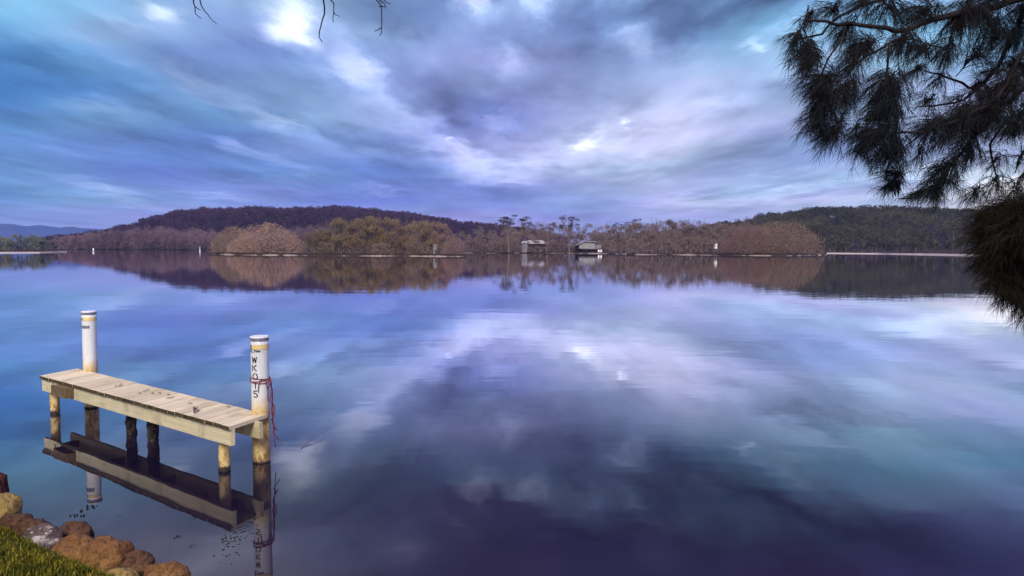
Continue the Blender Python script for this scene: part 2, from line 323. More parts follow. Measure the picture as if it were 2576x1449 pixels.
def m_pile(name, stain_lo, stain_hi, wet=.14, white=(.80, .82, .84)):
    m, gg, b = mat(name, .45, .4); co = world_co(gg)
    s = gg.n('ShaderNodeSeparateXYZ'); gg.set(s.inputs[0], co); z = s.outputs[2]
    n = gg.noise(co, 9, 5, .65).outputs['Fac']; zz = gg.math('ADD', z, gg.math('MULTIPLY', gg.math('SUBTRACT', n, .5), .28))
    nf = gg.noise(co, 40, 4, .6).outputs['Fac']
    gr = gg.noise(gg.vmul(co, (1, 1, .18)), 22, 5, .7).outputs['Fac']; wcol = gg.mix(gg.mrange(gr, .48, .72, 0, .5), rgb(*white), rgb(.50, .50, .46))
    wcol = gg.mix(gg.mrange(nf, .68, .74, 0, .7), wcol, rgb(.30, .28, .24))
    base = gg.mix(gg.mrange(zz, stain_lo, stain_hi, 1, 0), wcol, rgb(.74, .55, .24))
    n2 = gg.noise(gg.vmul(co, (1, 1, .5)), 14, 5, .7).outputs['Fac']
    rust = gg.math('MULTIPLY', gg.mrange(n2, .44, .60), gg.mrange(zz, stain_lo-.08, stain_lo+.08, 1, 0))
    base = gg.mix(gg.math('MULTIPLY', rust, .8), base, rgb(.22, .10, .03))
    spk = gg.math('MULTIPLY', gg.mrange(nf, .56, .62), gg.mrange(z, .03, .22, 1, 0))
    base = gg.mix(spk, base, rgb(.03, .025, .02))
    zw = gg.math('ADD', z, gg.math('MULTIPLY', gg.math('SUBTRACT', nf, .5), .12))
    base = gg.mix(gg.mrange(zw, wet*.35, wet*.5, 1, 0), base, rgb(.035, .028, .024))
    gg.set(b.inputs['Base Color'], base); bump(gg, b, nf, .25, .006); return m
M_pile = m_pile('white_pile_sleeve', .55, .76, .05)
M_leg = m_pile('stained_leg_paint', .30, .50, .11, (.48, .45, .38))
m, gg, b = mat('wet_oyster_post', .85, .2); M_wetpost = m
n = gg.noise(obj_co(gg), 18, 5, .7).outputs['Fac']; gg.set(b.inputs['Base Color'], gg.mix(gg.mrange(n, .45, .7), rgb(.018, .015, .018), rgb(.11, .09, .08))); bump(gg, b, n, 1, .03)

def m_plain(name, col, rough=.5, var=.15, scale=20, spec=.3, metal=0):
    m, gg, b = mat(name, rough, spec); b.inputs['Metallic'].default_value = metal
    n = gg.noise(obj_co(gg), scale, 4, .6).outputs['Fac']
    gg.set(b.inputs['Base Color'], gg.mix(gg.mrange(n, .3, .7), rgb(*[c*(1-var) for c in col]), rgb(*[min(1, c*(1+var)) for c in col]))); return m
M_cap = m_plain('white_cap', (.88, .88, .92), .4, .04)
M_capband = m_plain('silver_band', (.20, .21, .27), .35, .5, 30)
M_yellow = m_plain('yellow_band', (.85, .66, .28), .5, .12)
M_black = m_plain('black_stencil', (.012, .012, .014), .6, .3, 60)
M_rope = m_plain('red_rope_fibre', (.22, .022, .03), .8, .4, 60)
M_chain = m_plain('rusty_chain', (.06, .05, .045), .6, .5, 60, .4, .3)
M_leafdry = m_plain('dry_leaf', (.17, .12, .09), .8, .5, 40)
M_speck = m_plain('dark_debris', (.012, .010, .010), .9, .4, 40)
M_white = m_plain('white_building_paint', (.30, .29, .31), .6, .12, 1.2)
M_roof = m_plain('pale_metal_roof', (.42, .39, .41), .45, .12, .8)
M_capband_l = m_plain('grey_lilac_paint', (.22, .21, .25), .6, .12, 1)
M_annexglass = m_plain('grey_window', (.26, .26, .30), .3, .1, 1)
M_darkwall = m_plain('dark_timber_wall', (.085, .068, .072), .8, .4, 1)
M_glassdark = m_plain('dark_window_glass', (.02, .022, .03), .15, .2, 1, .6)
M_signface = m_plain('white_sign_face', (.85, .83, .82), .5, .04, 2)
M_shell = m_plain('white_shell', (.55, .51, .48), .6, .3, 30)

def m_rock(name, ca, cb, droppings=False):
    m, gg, b = mat(name, .85, .2); co = obj_co(gg)
    n = gg.noise(co, 4, 6, .6).outputs['Fac']; nf = gg.noise(co, 25, 5, .65).outputs['Fac']
    base = gg.mix(gg.mrange(n, .35, .65), rgb(*ca), rgb(*cb))
    base = gg.mix(gg.mrange(nf, .48, .68, 0, .75), base, rgb(.04, .026, .018))
    if droppings:
        nd = gg.noise(co, 6, 6, .75).outputs['Fac']; base = gg.mix(gg.mrange(nd, .53, .60), base, rgb(.66, .62, .60))
    s = gg.n('ShaderNodeSeparateXYZ'); gg.set(s.inputs[0], world_co(gg))
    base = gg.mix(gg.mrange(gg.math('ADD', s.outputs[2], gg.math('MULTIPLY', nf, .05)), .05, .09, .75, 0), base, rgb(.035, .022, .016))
    gg.set(b.inputs['Base Color'], base); bump(gg, b, gg.math('ADD', n, gg.math('MULTIPLY', nf, .8)), 1.0, .05); return m
M_rock_orange = m_rock('orange_sandstone', (.20, .085, .035), (.33, .18, .07))
M_rock_tan = m_rock('tan_sandstone', (.36, .24, .07), (.48, .34, .13))
M_rock_brown = m_rock('brown_sandstone', (.10, .048, .03), (.19, .10, .06))
M_rock_grey = m_rock('grey_rock_with_white_marks', (.13, .095, .085), (.20, .15, .13), True)
M_rock_maroon = m_rock('maroon_sandstone', (.07, .025, .025), (.14, .05, .04))
m, gg, b = mat('grass_blades', .8, .15); M_grass = m
n = gg.noise(world_co(gg), 5, 3, .5).outputs['Fac']; geo = gg.n('ShaderNodeNewGeometry')
base = gg.mix(gg.mrange(n, .35, .65), rgb(.055, .07, .006), rgb(.20, .18, .02))
base = gg.mix(1.0, base, gg.ramp(geo.outputs['Random Per Island'], [(0, (.40, .42, .45)), (.8, (1.2, 1.2, 1.1)), (1, (2.1, 1.6, 1.9))]), 'MULTIPLY'); gg.set(b.inputs['Base Color'], base)
m, gg, b = mat('grassy_soil', .95, .1); M_soil = m
n = gg.noise(world_co(gg), 9, 5, .6).outputs['Fac']; gg.set(b.inputs['Base Color'], gg.mix(gg.mrange(n, .35, .65), rgb(.05, .06, .006), rgb(.12, .11, .02))); bump(gg, b, n, .8, .03)

m, gg, b = mat('shore_ground', .95, .1); M_shore = m
co = world_co(gg); s = gg.n('ShaderNodeSeparateXYZ'); gg.set(s.inputs[0], co)
n = gg.noise(gg.vmul(co, (1, .5, 1)), .12, 5, .6).outputs['Fac']
zz = gg.math('ADD', s.outputs[2], gg.math('MULTIPLY', gg.math('SUBTRACT', n, .52), 2.6))
gg.set(b.inputs['Base Color'], gg.mix(gg.mrange(zz, -.05, .12), rgb(.30, .24, .22), rgb(.045, .032, .028)))
m, gg, b = mat('pale_sand', .95, .1); M_sand = m
n = gg.noise(world_co(gg), .5, 4, .6).outputs['Fac']; gg.set(b.inputs['Base Color'], gg.mix(n, rgb(.42, .37, .34), rgb(.62, .56, .52)))
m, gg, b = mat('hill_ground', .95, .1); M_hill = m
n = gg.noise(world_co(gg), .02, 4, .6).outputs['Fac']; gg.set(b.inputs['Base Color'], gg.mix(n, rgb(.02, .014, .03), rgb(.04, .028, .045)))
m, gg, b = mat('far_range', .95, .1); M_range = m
n = gg.noise(world_co(gg), .004, 4, .6).outputs['Fac']; gg.set(b.inputs['Base Color'], gg.mix(n, rgb(.015, .06, .22), rgb(.03, .09, .28)))  # blue of the distant haze is put into the base colour

# water: calm mirror, dark body, Fresnel falling off towards the viewer's feet
m = bpy.data.materials.new('calm_water'); m.use_nodes = True; t = m.node_tree; t.nodes.clear(); gg = G(t); M_water = m
geo = gg.n('ShaderNodeNewGeometry'); co = geo.outputs['Position']
dt = gg.n('ShaderNodeVectorMath', operation='DOT_PRODUCT'); t.links.new(geo.outputs['Incoming'], dt.inputs[0]); dt.inputs[1].default_value = (0, 0, 1)
cosv = gg.math('ABSOLUTE', dt.outputs['Value'])
fr = gg.ramp(cosv, [(0, (1,)*3), (.06, (.97,)*3), (.13, (.93,)*3), (.17, (.84,)*3), (.20, (.66,)*3), (.235, (.46,)*3), (.28, (.25,)*3), (.34, (.14,)*3), (.44, (.115,)*3), (.6, (.09,)*3), (1, (.03,)*3)])
s = gg.n('ShaderNodeSeparateXYZ'); gg.set(s.inputs[0], co)
rip1 = gg.noise(gg.vmul(co, (.5, 1.3, 1)), .55, 3, .5).outputs['Fac']
rip2 = gg.noise(gg.vmul(co, (.35, 1.2, 1)), 3.2, 3, .5).outputs['Fac']
zone = gg.noise(gg.vmul(co, (.25, 1, 1)), .035, 2, .5).outputs['Fac']
hgt = gg.math('ADD', gg.math('MULTIPLY', rip1, .020), gg.math('MULTIPLY', gg.math('MULTIPLY', rip2, gg.mrange(zone, .40, .62, .12, 1)), .0048))
bn = gg.n('ShaderNodeBump'); bn.inputs['Strength'].default_value = .22; bn.inputs['Distance'].default_value = 1.0; gg.set(bn.inputs['Height'], hgt)
gl = gg.n('ShaderNodeBsdfGlossy'); gl.inputs['Roughness'].default_value = .012; t.links.new(bn.outputs[0], gl.inputs['Normal']); gl.inputs['Color'].default_value = (.97, .95, 1, 1)
df = gg.n('ShaderNodeBsdfDiffuse'); mud = gg.noise(co, .8, 5, .6).outputs['Fac']
gg.set(df.inputs['Color'], gg.mix(gg.mrange(mud, .35, .7), rgb(.007, .006, .022), rgb(.017, .011, .026)))
mxs = gg.n('ShaderNodeMixShader'); gg.set(mxs.inputs[0], fr); t.links.new(df.outputs[0], mxs.inputs[1]); t.links.new(gl.outputs[0], mxs.inputs[2])
out = gg.n('ShaderNodeOutputMaterial'); t.links.new(mxs.outputs[0], out.inputs[0])

# ------------------------------------------------------------------ water and land
mb = MB(); mb.add([(-6000, -60, 0), (6000, -60, 0), (6000, 6000, 0), (-6000, 6000, 0)], [(0, 1, 2, 3)]); tag(mb.build('water', M_water), kind='structure')

def land(name, shore, depth, hts, material, back=None):
    """low land rising from a shoreline given as photo points on the water"""
    pts = [on(x, y, 0) for x, y in shore]; fine = []
    for a, b_ in zip(pts, pts[1:]):
        k = max(2, int((b_-a).length/3))
        fine += [a.lerp(b_, i/k) for i in range(k)]
    fine.append(pts[-1]); mb = MB(); rows = []
    for (dd, hh) in hts:
        row = []
        for i, p in enumerate(fine):
            r = noise.noise(Vector((p.x*.11, p.y*.11, dd*.3)))*.5
            d = Vector((p.x, p.y, 0)).normalized()
            q = p + d*(dd + (r*1.5 if dd > 0 else r*.8)); q.z = hh*(1+.5*r) if hh > 0 else hh; row.append(q)
        rows.append(row)
    n = len(fine)
    for j in range(len(rows)-1):
        for i in range(n-1): mb.add([rows[j][i], rows[j][i+1], rows[j+1][i+1], rows[j+1][i]], [(0, 1, 2, 3)])
    return tag(mb.build(name, material, smooth=True), kind='structure')
PROF = [(-.3, -.3), (.4, .16), (1.6, .36), (6, .6), (30, 1.3), (80, 1.6)]
land('island_ground', [(525,639),(600,641.5),(700,642),(800,643.5),(900,644),(1000,644),(1100,645),(1172,645.5)], 0, [(-.3, -.3), (.4, .22), (1.6, .42), (6, .7), (26, .7), (34, -.3)], M_shore)
land('shore_ground', [(1165,636.5),(1240,637),(1310,636.5),(1400,637),(1520,638),(1600,640.5),(1700,641),(1800,642),(1900,643),(1990,643.5),(2080,641.5)], 0, PROF, M_shore)
land('beach', [(2075,637.5),(2200,638.5),(2330,640.5),(2440,642.5),(2640,645)], 0, [(-.3, -.3), (.8, .30), (4, .6), (5, .55)], M_sand)
land('beach_ground', [(2075,637.0),(2200,638.0),(2330,640.0),(2440,642.1),(2640,644.6)], 0, [(3, .50), (9, .9), (40, 2), (120, 3)], M_shore)
land('sand_spit', [(-120,637),(0,636.5),(100,636.2),(168,635)], 0, [(-.3, -.3), (.5, .25), (3, .3), (14, .35), (20, -.3)], M_sand)
land('spit_ground', [(-120,636.6),(0,636.1),(100,635.8),(145,635)], 0, [(3, .30), (8, .5), (60, .8), (66, -.3)], M_shore)

def hill(name, Y, prof, yshore, depth, material, steps=70):
    """a ridge: crest heights read along the skyline, built as terrain with real depth"""
    mb = MB(); xs = [prof[0][0]+(prof[-1][0]-prof[0][0])*i/steps for i in range(steps+1)]
    def crest(x):
        for (a, ya), (b_, yb) in zip(prof, prof[1:]):
            if a <= x <= b_: 
                t = (x-a)/(b_-a); t = t*t*(3-2*t); return ya+(yb-ya)*t
        return prof[-1][1]
    J = [0, .25, .5, .75, 1, 1.4, 2]; H = [0, .32, .66, .9, 1, .8, 0]; rows = []
    for j, hh in zip(J, H):
        row = []
        for x in xs:
            top = at(x, crest(x), Y+depth); base = at(x, 640, Y)
            q = base.lerp(top, j); z = top.z*hh
            z += noise.noise(Vector((q.x*.01, q.y*.01, 0)))*top.z*.12*(hh > 0)
            row.append((q.x, q.y, z if j else -.5))
        rows.append(row)
    for j in range(len(rows)-1):
        for i in range(steps): mb.add([rows[j][i], rows[j][i+1], rows[j+1][i+1], rows[j+1][i]], [(0, 1, 2, 3)])
    o = tag(mb.build(name, material, smooth=True), kind='structure')
    def height(u, j):   # sample position for planting: u along, j 0..1.2 up the slope
        i = u*steps; i0 = min(int(i), steps-1); fi = i-i0
        for k in range(len(J)-1):
            if J[k] <= j <= J[k+1]:
                fj = (j-J[k])/(J[k+1]-J[k]); a = Vector(rows[k][i0]).lerp(Vector(rows[k][i0+1]), fi); b_ = Vector(rows[k+1][i0]).lerp(Vector(rows[k+1][i0+1]), fi); return a.lerp(b_, fj)
    return height
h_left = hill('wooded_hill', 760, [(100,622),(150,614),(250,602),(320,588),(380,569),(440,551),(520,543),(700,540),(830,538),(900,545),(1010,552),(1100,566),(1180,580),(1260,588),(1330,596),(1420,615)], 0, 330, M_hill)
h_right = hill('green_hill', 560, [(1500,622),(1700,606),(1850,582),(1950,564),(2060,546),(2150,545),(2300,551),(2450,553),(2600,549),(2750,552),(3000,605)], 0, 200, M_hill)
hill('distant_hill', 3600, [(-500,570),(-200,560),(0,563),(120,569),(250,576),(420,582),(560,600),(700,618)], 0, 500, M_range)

# ------------------------------------------------------------------ distant vegetation
def leafq(mb, p, s, rnd):
    a = Vector((rnd.gauss(0, 1), rnd.gauss(0, 1), rnd.gauss(0, 1))).normalized(); b_ = a.orthogonal().normalized(); 
    ang = rnd.random()*6.28; c = a.cross(b_); U = (b_*math.cos(ang)+c*math.sin(ang))*s; V = a.cross(U)*rnd.uniform(.35, .8)
    mb.add([p-U*.5, p+V*.4, p+U*.5, p-V*.4], [(0, 1, 2, 3)])
def crown_blob(mb, c, rx, ry, rz, n, s, rnd, low=-.6):
    for _ in range(n):
        while True:
            d = Vector((rnd.gauss(0, 1), rnd.gauss(0, 1), rnd.gauss(0, 1))).normalized()
            if d.z > low: break
        r = rnd.random()**.33*(1+.25*noise.noise(Vector((d.x*2+c[0], d.y*2+c[1], d.z*2+c[2]))))
        leafq(mb, Vector((c[0]+d.x*rx*r, c[1]+d.y*ry*r, c[2]+d.z*rz*r)), s*rnd.uniform(.6, 1.3), rnd)
def twig_fan(mb, base, top, spread, n, rnd, r=.05):
    for _ in range(n):
        e = top+Vector((rnd.uniform(-1, 1)*spread, rnd.uniform(-1, 1)*spread*.7, rnd.uniform(-.5, .25)*spread))
        mid = base.lerp(e, .5)+Vector((rnd.uniform(-.15, .15), rnd.uniform(-.15, .15), .1))*spread
        mb.tube([base, mid, e], [r, r*.6, r*.2], 3, False)
PROTO = {}
def proto(kind, seed):
    """unit-height tree meshes (height 1): trunk and crown"""
    key = (kind, seed)
    if key in PROTO: return PROTO[key]
    rnd = random.Random(seed*31+hash_(kind)); tr = MB(); cr = MB()
    if kind == 'mangrove':      # dense, many stems, crown to the ground
        for _ in range(9):
            a = rnd.uniform(-.3, .3); tr.tube([(a*.4, rnd.uniform(-.1, .1), -.03), (a, rnd.uniform(-.15, .15), .35), (a*1.7, rnd.uniform(-.2, .2), rnd.uniform(.6, .85))], [.012, .009, .003], 4, False)
        for _ in range(26):
            a = rnd.uniform(-.42, .42); z = rnd.uniform(.22, .86); z = min(z, .93-abs(a)**2*1.6)
            crown_blob(cr, (a, rnd.uniform(-.3, .3), z), .14, .14, .11, 210, .040, rnd)
        twig_fan(tr, Vector((0, 0, .4)), Vector((0, 0, .93)), .42, 50, rnd, .004)
        for _ in range(110):
            a = rnd.uniform(-.5, .5); z = rnd.uniform(.15, .75); yy = rnd.uniform(-.45, -.1); tr.tube([(a, yy, z), (a*1.08+rnd.uniform(-.03, .03), yy, z+rnd.uniform(.1, .25))], [.0045, .0015], 3, False)
        for _ in range(900): leafq(cr, Vector((rnd.uniform(-.5, .5), rnd.uniform(-.3, .3), rnd.uniform(.0, .35))), .045, rnd)
    elif kind == 'bush':        # rounded dome of fine twigs
        for _ in range(50):
            az = rnd.uniform(0, 6.28); el = rnd.uniform(.15, 1.5); d = Vector((math.cos(az)*math.cos(el)*1.3, math.sin(az)*math.cos(el), math.sin(el)*.97))
            tr.tube([(d.x*.15, d.y*.15, 0), (d.x*.6, d.y*.6, d.z*.65), tuple(d)], [.006, .004, .002], 3, False)
        for _ in range(10000):
            az = rnd.uniform(0, 6.28); el = abs(rnd.gauss(0, .8)); r = .55+.45*rnd.random()**.5
            if el > 1.57: continue
            d = Vector((math.cos(az)*math.cos(el)*1.3, math.sin(az)*math.cos(el), math.sin(el)))*r
            d *= 1+.16*noise.noise(d*3+Vector((seed, 0, 0)))+.10*noise.noise(d*9+Vector((seed, 0, 0))); d.z *= .97
            leafq(cr, d+Vector((0, 0, .02)), .040, rnd)
    elif kind == 'gum':         # tall pale trunk, open head of small flat clumps
        lean = rnd.uniform(-.08, .08); top = Vector((lean, 0, .62)); tr.tube([(0, 0, -.03), (lean*.3, 0, .3), tuple(top)], [.016, .012, .008], 5, False)
        for _ in range(15):
            a = rnd.uniform(-.24, .24); e = Vector((lean+a, rnd.uniform(-.18, .18), rnd.uniform(.66, .98)-abs(a)*.25)); st = Vector((lean*.8, 0, rnd.uniform(.42, .62)))
            mid = st.lerp(e, .5)+Vector((a*.25, 0, -.02)); tr.tube([tuple(st), tuple(mid), tuple(e)], [.007, .005, .002], 4, False)
            crown_blob(cr, e, .06, .06, .026, 75, .020, rnd, -1)
            for _ in range(2):
                e2 = e+Vector((rnd.uniform(-.07, .07), rnd.uniform(-.07, .07), rnd.uniform(-.05, .03))); tr.tube([tuple(mid), tuple(e2)], [.004, .002], 3, False); crown_blob(cr, e2, .04, .04, .018, 38, .018, rnd, -1)
    elif kind == 'bare':        # pale leafless forked tree
        def br(p, d, l, r, k):
            e = p+d*l; tr.tube([p, p.lerp(e, .5)+Vector((rnd.uniform(-.03, .03), 0, 0))*l*3, e], [r, r*.8, r*.6], 4, False)
            if k == 0:
                for _ in range(5): leafq(cr, e+Vector((rnd.uniform(-.03, .03), rnd.uniform(-.03, .03), rnd.uniform(-.02, .03))), .014, rnd)
                return
            for _ in range(3): br(e, (d+Vector((rnd.uniform(-.5, .5), rnd.uniform(-.5, .5), rnd.uniform(-.05, .25)))).normalized(), l*rnd.uniform(.62, .8), r*.6, k-1)
        for _ in range(3): br(Vector((0, 0, -.02)), Vector((rnd.uniform(-.3, .3), rnd.uniform(-.2, .2), 1)).normalized(), .33, .014, 4)
    elif kind == 'wood':        # ordinary rounded woodland tree
        tr.tube([(0, 0, -.03), (.01, 0, .5), (0, 0, .8)], [.016, .012, .004], 5, False)
        for _ in range(9):
            a = rnd.uniform(-.22, .22); tr.tube([(0, 0, rnd.uniform(.25, .5)), (a, rnd.uniform(-.15, .15), rnd.uniform(.55, .9))], [.008, .002], 4, False)
        for _ in range(15):
            a = rnd.uniform(-.25, .25); z = rnd.uniform(.34, .93)-abs(a)*.35
            crown_blob(cr, (a, rnd.uniform(-.2, .2), z), .10, .10, .075, 85, .030, rnd)
        for _ in range(14): 
            a = rnd.uniform(-.2, .2); z0 = rnd.uniform(.6, .8); tr.tube([(a*.6, 0, z0), (a*1.2, rnd.uniform(-.1, .1), z0+rnd.uniform(.12, .22))], [.004, .0015], 3, False)
    def mk(mbb, nm, mt):
        me = bpy.data.meshes.new(nm); me.from_pydata(mbb.v, [], mbb.f); me.materials.append(mt); me.update(); return me
    PROTO[key] = (mk(tr, 'trunk', M_bark_pale if kind in ('gum', 'bare') else M_bark_grey), mk(cr, 'crown', M_leaf)); return PROTO[key]
def hash_(s): return sum(ord(c)*(i+3) for i, c in enumerate(s))
def plant(name, kind, seed, x, ybase, ytop, colour, label, cat='tree', group=None, Y=None, wide=1.0, loc=None):
    if loc is None:
        p = on(x, ybase, 0) if Y is None else at(x, 640, Y); 
        if Y is not None: p.z = 0.6
    else: p = loc
    top = at(x, ytop, p.y); h = top.z-p.z
    tm, cm = proto(kind, seed); r = empty(name, p); rz = random.Random(int(x*7)+seed).uniform(-.6, .6)
    for nm, me in (('trunk', tm), ('crown', cm)):
        o = bpy.data.objects.new(nm, me); COL.objects.link(o); o.parent = r; o.scale = (h*wide, h*wide, h); o.rotation_euler.z = rz; o.color = (*colour, 1)
    tag(r, label, cat, group); return r

OL = (.33, .26, .17); OLG = (.25, .21, .145); MV = (.37, .26, .23); TAN = (.50, .35, .265); BRN = (.20, .13, .11); DK = (.075, .058, .062)
def back(x, y, off):   # a spot 'off' metres further out than the waterline under a photo point
    p = on(x, y, 0); d = Vector((p.x, p.y, 0)).normalized(); q = p+d*off; q.z = min(.3+off*.03, 1.2); return q
isl = [ # x, ybase, off, top, kind, seed, colour, wide, label
 (790,643,5,574,'mangrove',1,OLG,.95,'dark olive tree at the left end of the tree island, beside the tan bush'),
 (835,643.5,12,546,'mangrove',2,OLG,.85,'dark olive tree second from the left end of the tree island'),
 (880,644,14,538,'mangrove',3,OL,.8,'olive tree third from the left end of the tree island, taller than its left neighbours'),
 (925,644,16,533,'mangrove',1,OL,.8,'tallest olive tree on the tree island, left of its middle'),
 (975,644,14,541,'mangrove',2,OL,.85,'olive tree in the middle of the tree island'),
 (1020,644,13,543,'mangrove',3,MV,.8,'mauve brown tree right of the middle of the tree island'),
 (1065,645,12,545,'mangrove',1,OL,.75,'olive brown tree behind the small white shed on the island'),
 (1108,645,9,553,'mangrove',2,MV,.7,'mauve tree just right of the small white shed on the island'),
 (1140,645,4,588,'bush',1,MV,.42,'low leafless mauve shrub at the right tip of the tree island'),
 (820,643.5,3,604,'mangrove',3,OLG,1.1,'low dark green shrub at the waterline on the left of the tree island'),
 (955,644,3,607,'mangrove',1,MV,1.2,'low grey brown shrub at the waterline below the tallest island tree'),
 (1040,644.5,3,606,'mangrove',2,OLG,1.1,'low olive shrub at the waterline left of the small white shed'),
]
for x, yb, off, yt, k, sd, c, w, lab in isl:
    plant('island_tree' if yt < 580 else 'shoreline_shrub', k, sd, x, yb, yt, c, lab, 'tree' if yt < 580 else 'shrub', 'trees and shrubs on the island', wide=w, loc=back(x, yb, off))
plant('round_bush', 'bush', 2, 672, 640, 562, TAN, 'large round tan bush standing by the water left of the tree island', 'bush', 'round bushes by the water', wide=.95, loc=back(672, 641.5, 8))
plant('round_bush', 'bush', 3, 590, 640, 571, (.34, .25, .17), 'olive tan bush at the left side of the large round tan bush', 'bush', 'round bushes by the water', wide=.78, loc=back(590, 640.5, 9))
plant('round_bush', 'bush', 4, 1965, 643, 558, (.29, .205, .15), 'large brown rounded bush at the right end of the far shore, before the green hill', 'bush', 'round bushes by the water', wide=.98, loc=back(1965, 643, 12))
plant('round_bush', 'bush', 2, 1880, 643, 568, (.25, .16, .145), 'reddish brown bush left of the large brown rounded bush on the far shore', 'bush', 'round bushes by the water', wide=.9, loc=back(1880, 643, 16))
plant('bare_tree', 'bare', 1, 1872, 643, 574, (.3, .25, .24), 'pale leafless forked tree in front of the reddish brown bush', 'tree', loc=back(1876, 642.5, 2), wide=.75)
plant('bare_tree', 'bare', 2, 1205, 637, 567, (.3, .24, .25), 'pale leafless leaning tree just right of the island tip', 'tree', loc=back(1210, 637, 6), wide=.7)
shore = [
 (1280,537,'gum',1,30,DK,1.35,'tall dark flat-topped gum rising behind the left house'),
 (1318,545,'gum',2,34,DK,1.2,'tall gum with dark clumped head just right of the flat-topped gum'),
 (1375,550,'gum',3,30,BRN,1.0,'slender pink grey gum behind the right end of the left house'),
 (1432,540,'gum',4,34,DK,1.1,'tall open gum with bare pale trunk between the two houses'),
 (1549,558,'gum',5,40,DK,1.0,'dark headed gum a little right of the white gabled house'),
 (1600,548,'gum',6,36,DK,1.1,'dark gum breaking the skyline right of the white gabled house'),
 (1700,552,'gum',1,36,MV,1.1,'pale pink gum on the skyline left of the white sign'),
 (1640,556,'bare',3,30,MV,.9,'leafless greyish tree between the dark gum and the pale pink gum'),
 (1801,550,'gum',3,34,MV,1.1,'pink grey gum on the skyline above the white sign'),
]
for x, yt, k, sd, off, c, w, lab in shore:
    plant('gum_tree' if k == 'gum' else 'bare_tree', k, sd, x, 638, yt, c, lab, 'tree', 'tall trees on the far shore skyline', wide=w, loc=back(x, 639, off))

def wood_mass(name, spots, colours, label, seed, dens=1.0, leaf=.55, pale=0):
    """a far wood that reads as one mass: every tree in it still has stems and a clumped crown"""
    rnd = random.Random(seed); lf = MB(); st = MB(); ps = MB()
    for p, h, w in spots:
        if rnd.random() < pale:
            for _ in range(rnd.choice((1, 2, 3))):
                b0 = p+Vector((rnd.uniform(-.5, .5)*w, -rnd.uniform(.35, .55)*w, rnd.uniform(0, .3)*h)); t0 = b0+Vector((rnd.uniform(-.12, .12)*h, 0, h*rnd.uniform(.4, .8))); ps.tube([b0, b0.lerp(t0, .5)+Vector((rnd.uniform(-.3, .3), 0, 0)), t0], [.17, .11, .04], 3, False)
                ps.tube([b0.lerp(t0, .55), b0.lerp(t0, .8)+Vector((rnd.choice((-1, 1))*h*.1, 0, h*.12))], [.09, .03], 3, False)
        nb = 5
        st.tube([p, p+Vector((rnd.uniform(-.6, .6), 0, h*.8))], [.22, .07], 3, False, 0)
        for _ in range(nb):
            a = rnd.uniform(-.5, .5)*w; z = h*rnd.uniform(.35, .90)
            c = p+Vector((a, rnd.uniform(-.4, .4)*w, z)); rr = w*rnd.uniform(.22, .36)
            n = int(26*dens*max(1, min(3, (rr/1.2)**2)))
            crown_blob(lf, c, rr, rr, rr*.85, n, leaf, rnd, -.8)
        for _ in range(4):
            z0 = p+Vector((rnd.uniform(-.3, .3)*w, 0, h*.7)); st.tube([z0, z0+Vector((rnd.uniform(-.12, .12)*w, 0, h*rnd.uniform(.2, .36)))], [.10, .03], 3, False, 0)
        for _ in range(int(16*dens)): leafq(lf, p+Vector((rnd.uniform(-.6, .6)*w, rnd.uniform(-.3, .3)*w, rnd.uniform(.02, .4)*h)), leaf*1.2, rnd)
    o = MB(); o.v = lf.v+st.v+ps.v; k = len(lf.v); k2 = k+len(st.v); o.f = lf.f+[tuple(i+k for i in f) for f in st.f]+[tuple(i+k2 for i in f) for f in ps.f]; o.mi = [0]*len(lf.f)+[1]*len(st.f)+[2]*len(ps.f)
    ob = o.build(name, [colours, M_bark_grey, M_bark_pale]); tag(ob, label, 'wood', kind='stuff'); return ob
def skyline(tab, x):
    for (a, ya), (b_, yb) in zip(tab, tab[1:]):
        if a <= x <= b_: return ya+(yb-ya)*(x-a)/(b_-a)
    return tab[-1][1]
rnd = random.Random(5)
W1 = m_leaf('wood_brown_mauve', (.25, .185, .175), (.42, .315, .27), .03, .2, False)
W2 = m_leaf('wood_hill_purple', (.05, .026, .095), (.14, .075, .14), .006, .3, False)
W3 = m_leaf('wood_green_hill', (.075, .08, .07), (.15, .155, .085), .012, .3, False)
W4 = m_leaf('wood_left_shore', (.22, .15, .215), (.44, .29, .31), .02, .3, False)
W5 = m_leaf('wood_spit', (.22, .26, .25), (.34, .34, .26), .03, .2, False)
sky_r = [(1160,578),(1200,572),(1250,568),(1300,560),(1350,558),(1400,558),(1460,560),(1520,558),(1600,552),(1700,553),(1800,552),(1900,549),(1960,558),(2010,575)]
sp_ = []
for off, n, lift in ((22, 44, 22), (38, 46, 11), (58, 46, 0)):
    for i in range(n):
        x = 1165+(2010-1165)*(i+rnd.random())/n; p = back(x, 637.2 if x < 1540 else 641, off+rnd.uniform(-6, 6))
        yt = skyline(sky_r, x)+lift+rnd.uniform(-4, 8); h = at(x, yt, p.y).z-p.z; sp_.append((p, h, h*.40))
for i in range(34):
    x = 1540+500*(i+rnd.random())/34; p = back(x, 641.5, 9+rnd.uniform(-3, 4)); yt = rnd.uniform(588, 606); h = at(x, yt, p.y).z-p.z; sp_.append((p, h, h*.55))
for i in range(16):
    x = 1170+130*(i+rnd.random())/16; p = back(x, 637, 8+rnd.uniform(-3, 4)); yt = rnd.uniform(598, 612); h = at(x, yt, p.y).z-p.z; sp_.append((p, h, h*.6))
for i in range(26):
    x = 1375+75*(i+rnd.random())/8; p = back(x, 637, 8+rnd.uniform(-3, 4)); yt = rnd.uniform(600, 615); h = at(x, yt, p.y).z-p.z; sp_.append((p, h, h*.6))
for x in (1306, 1332, 1352, 1378, 1446, 1456, 1466, 1518, 1526):
    p = back(x, 637, 5+rnd.uniform(-1, 2)); h = rnd.uniform(3.2, 5.0); sp_.append((p, h, h*.8))
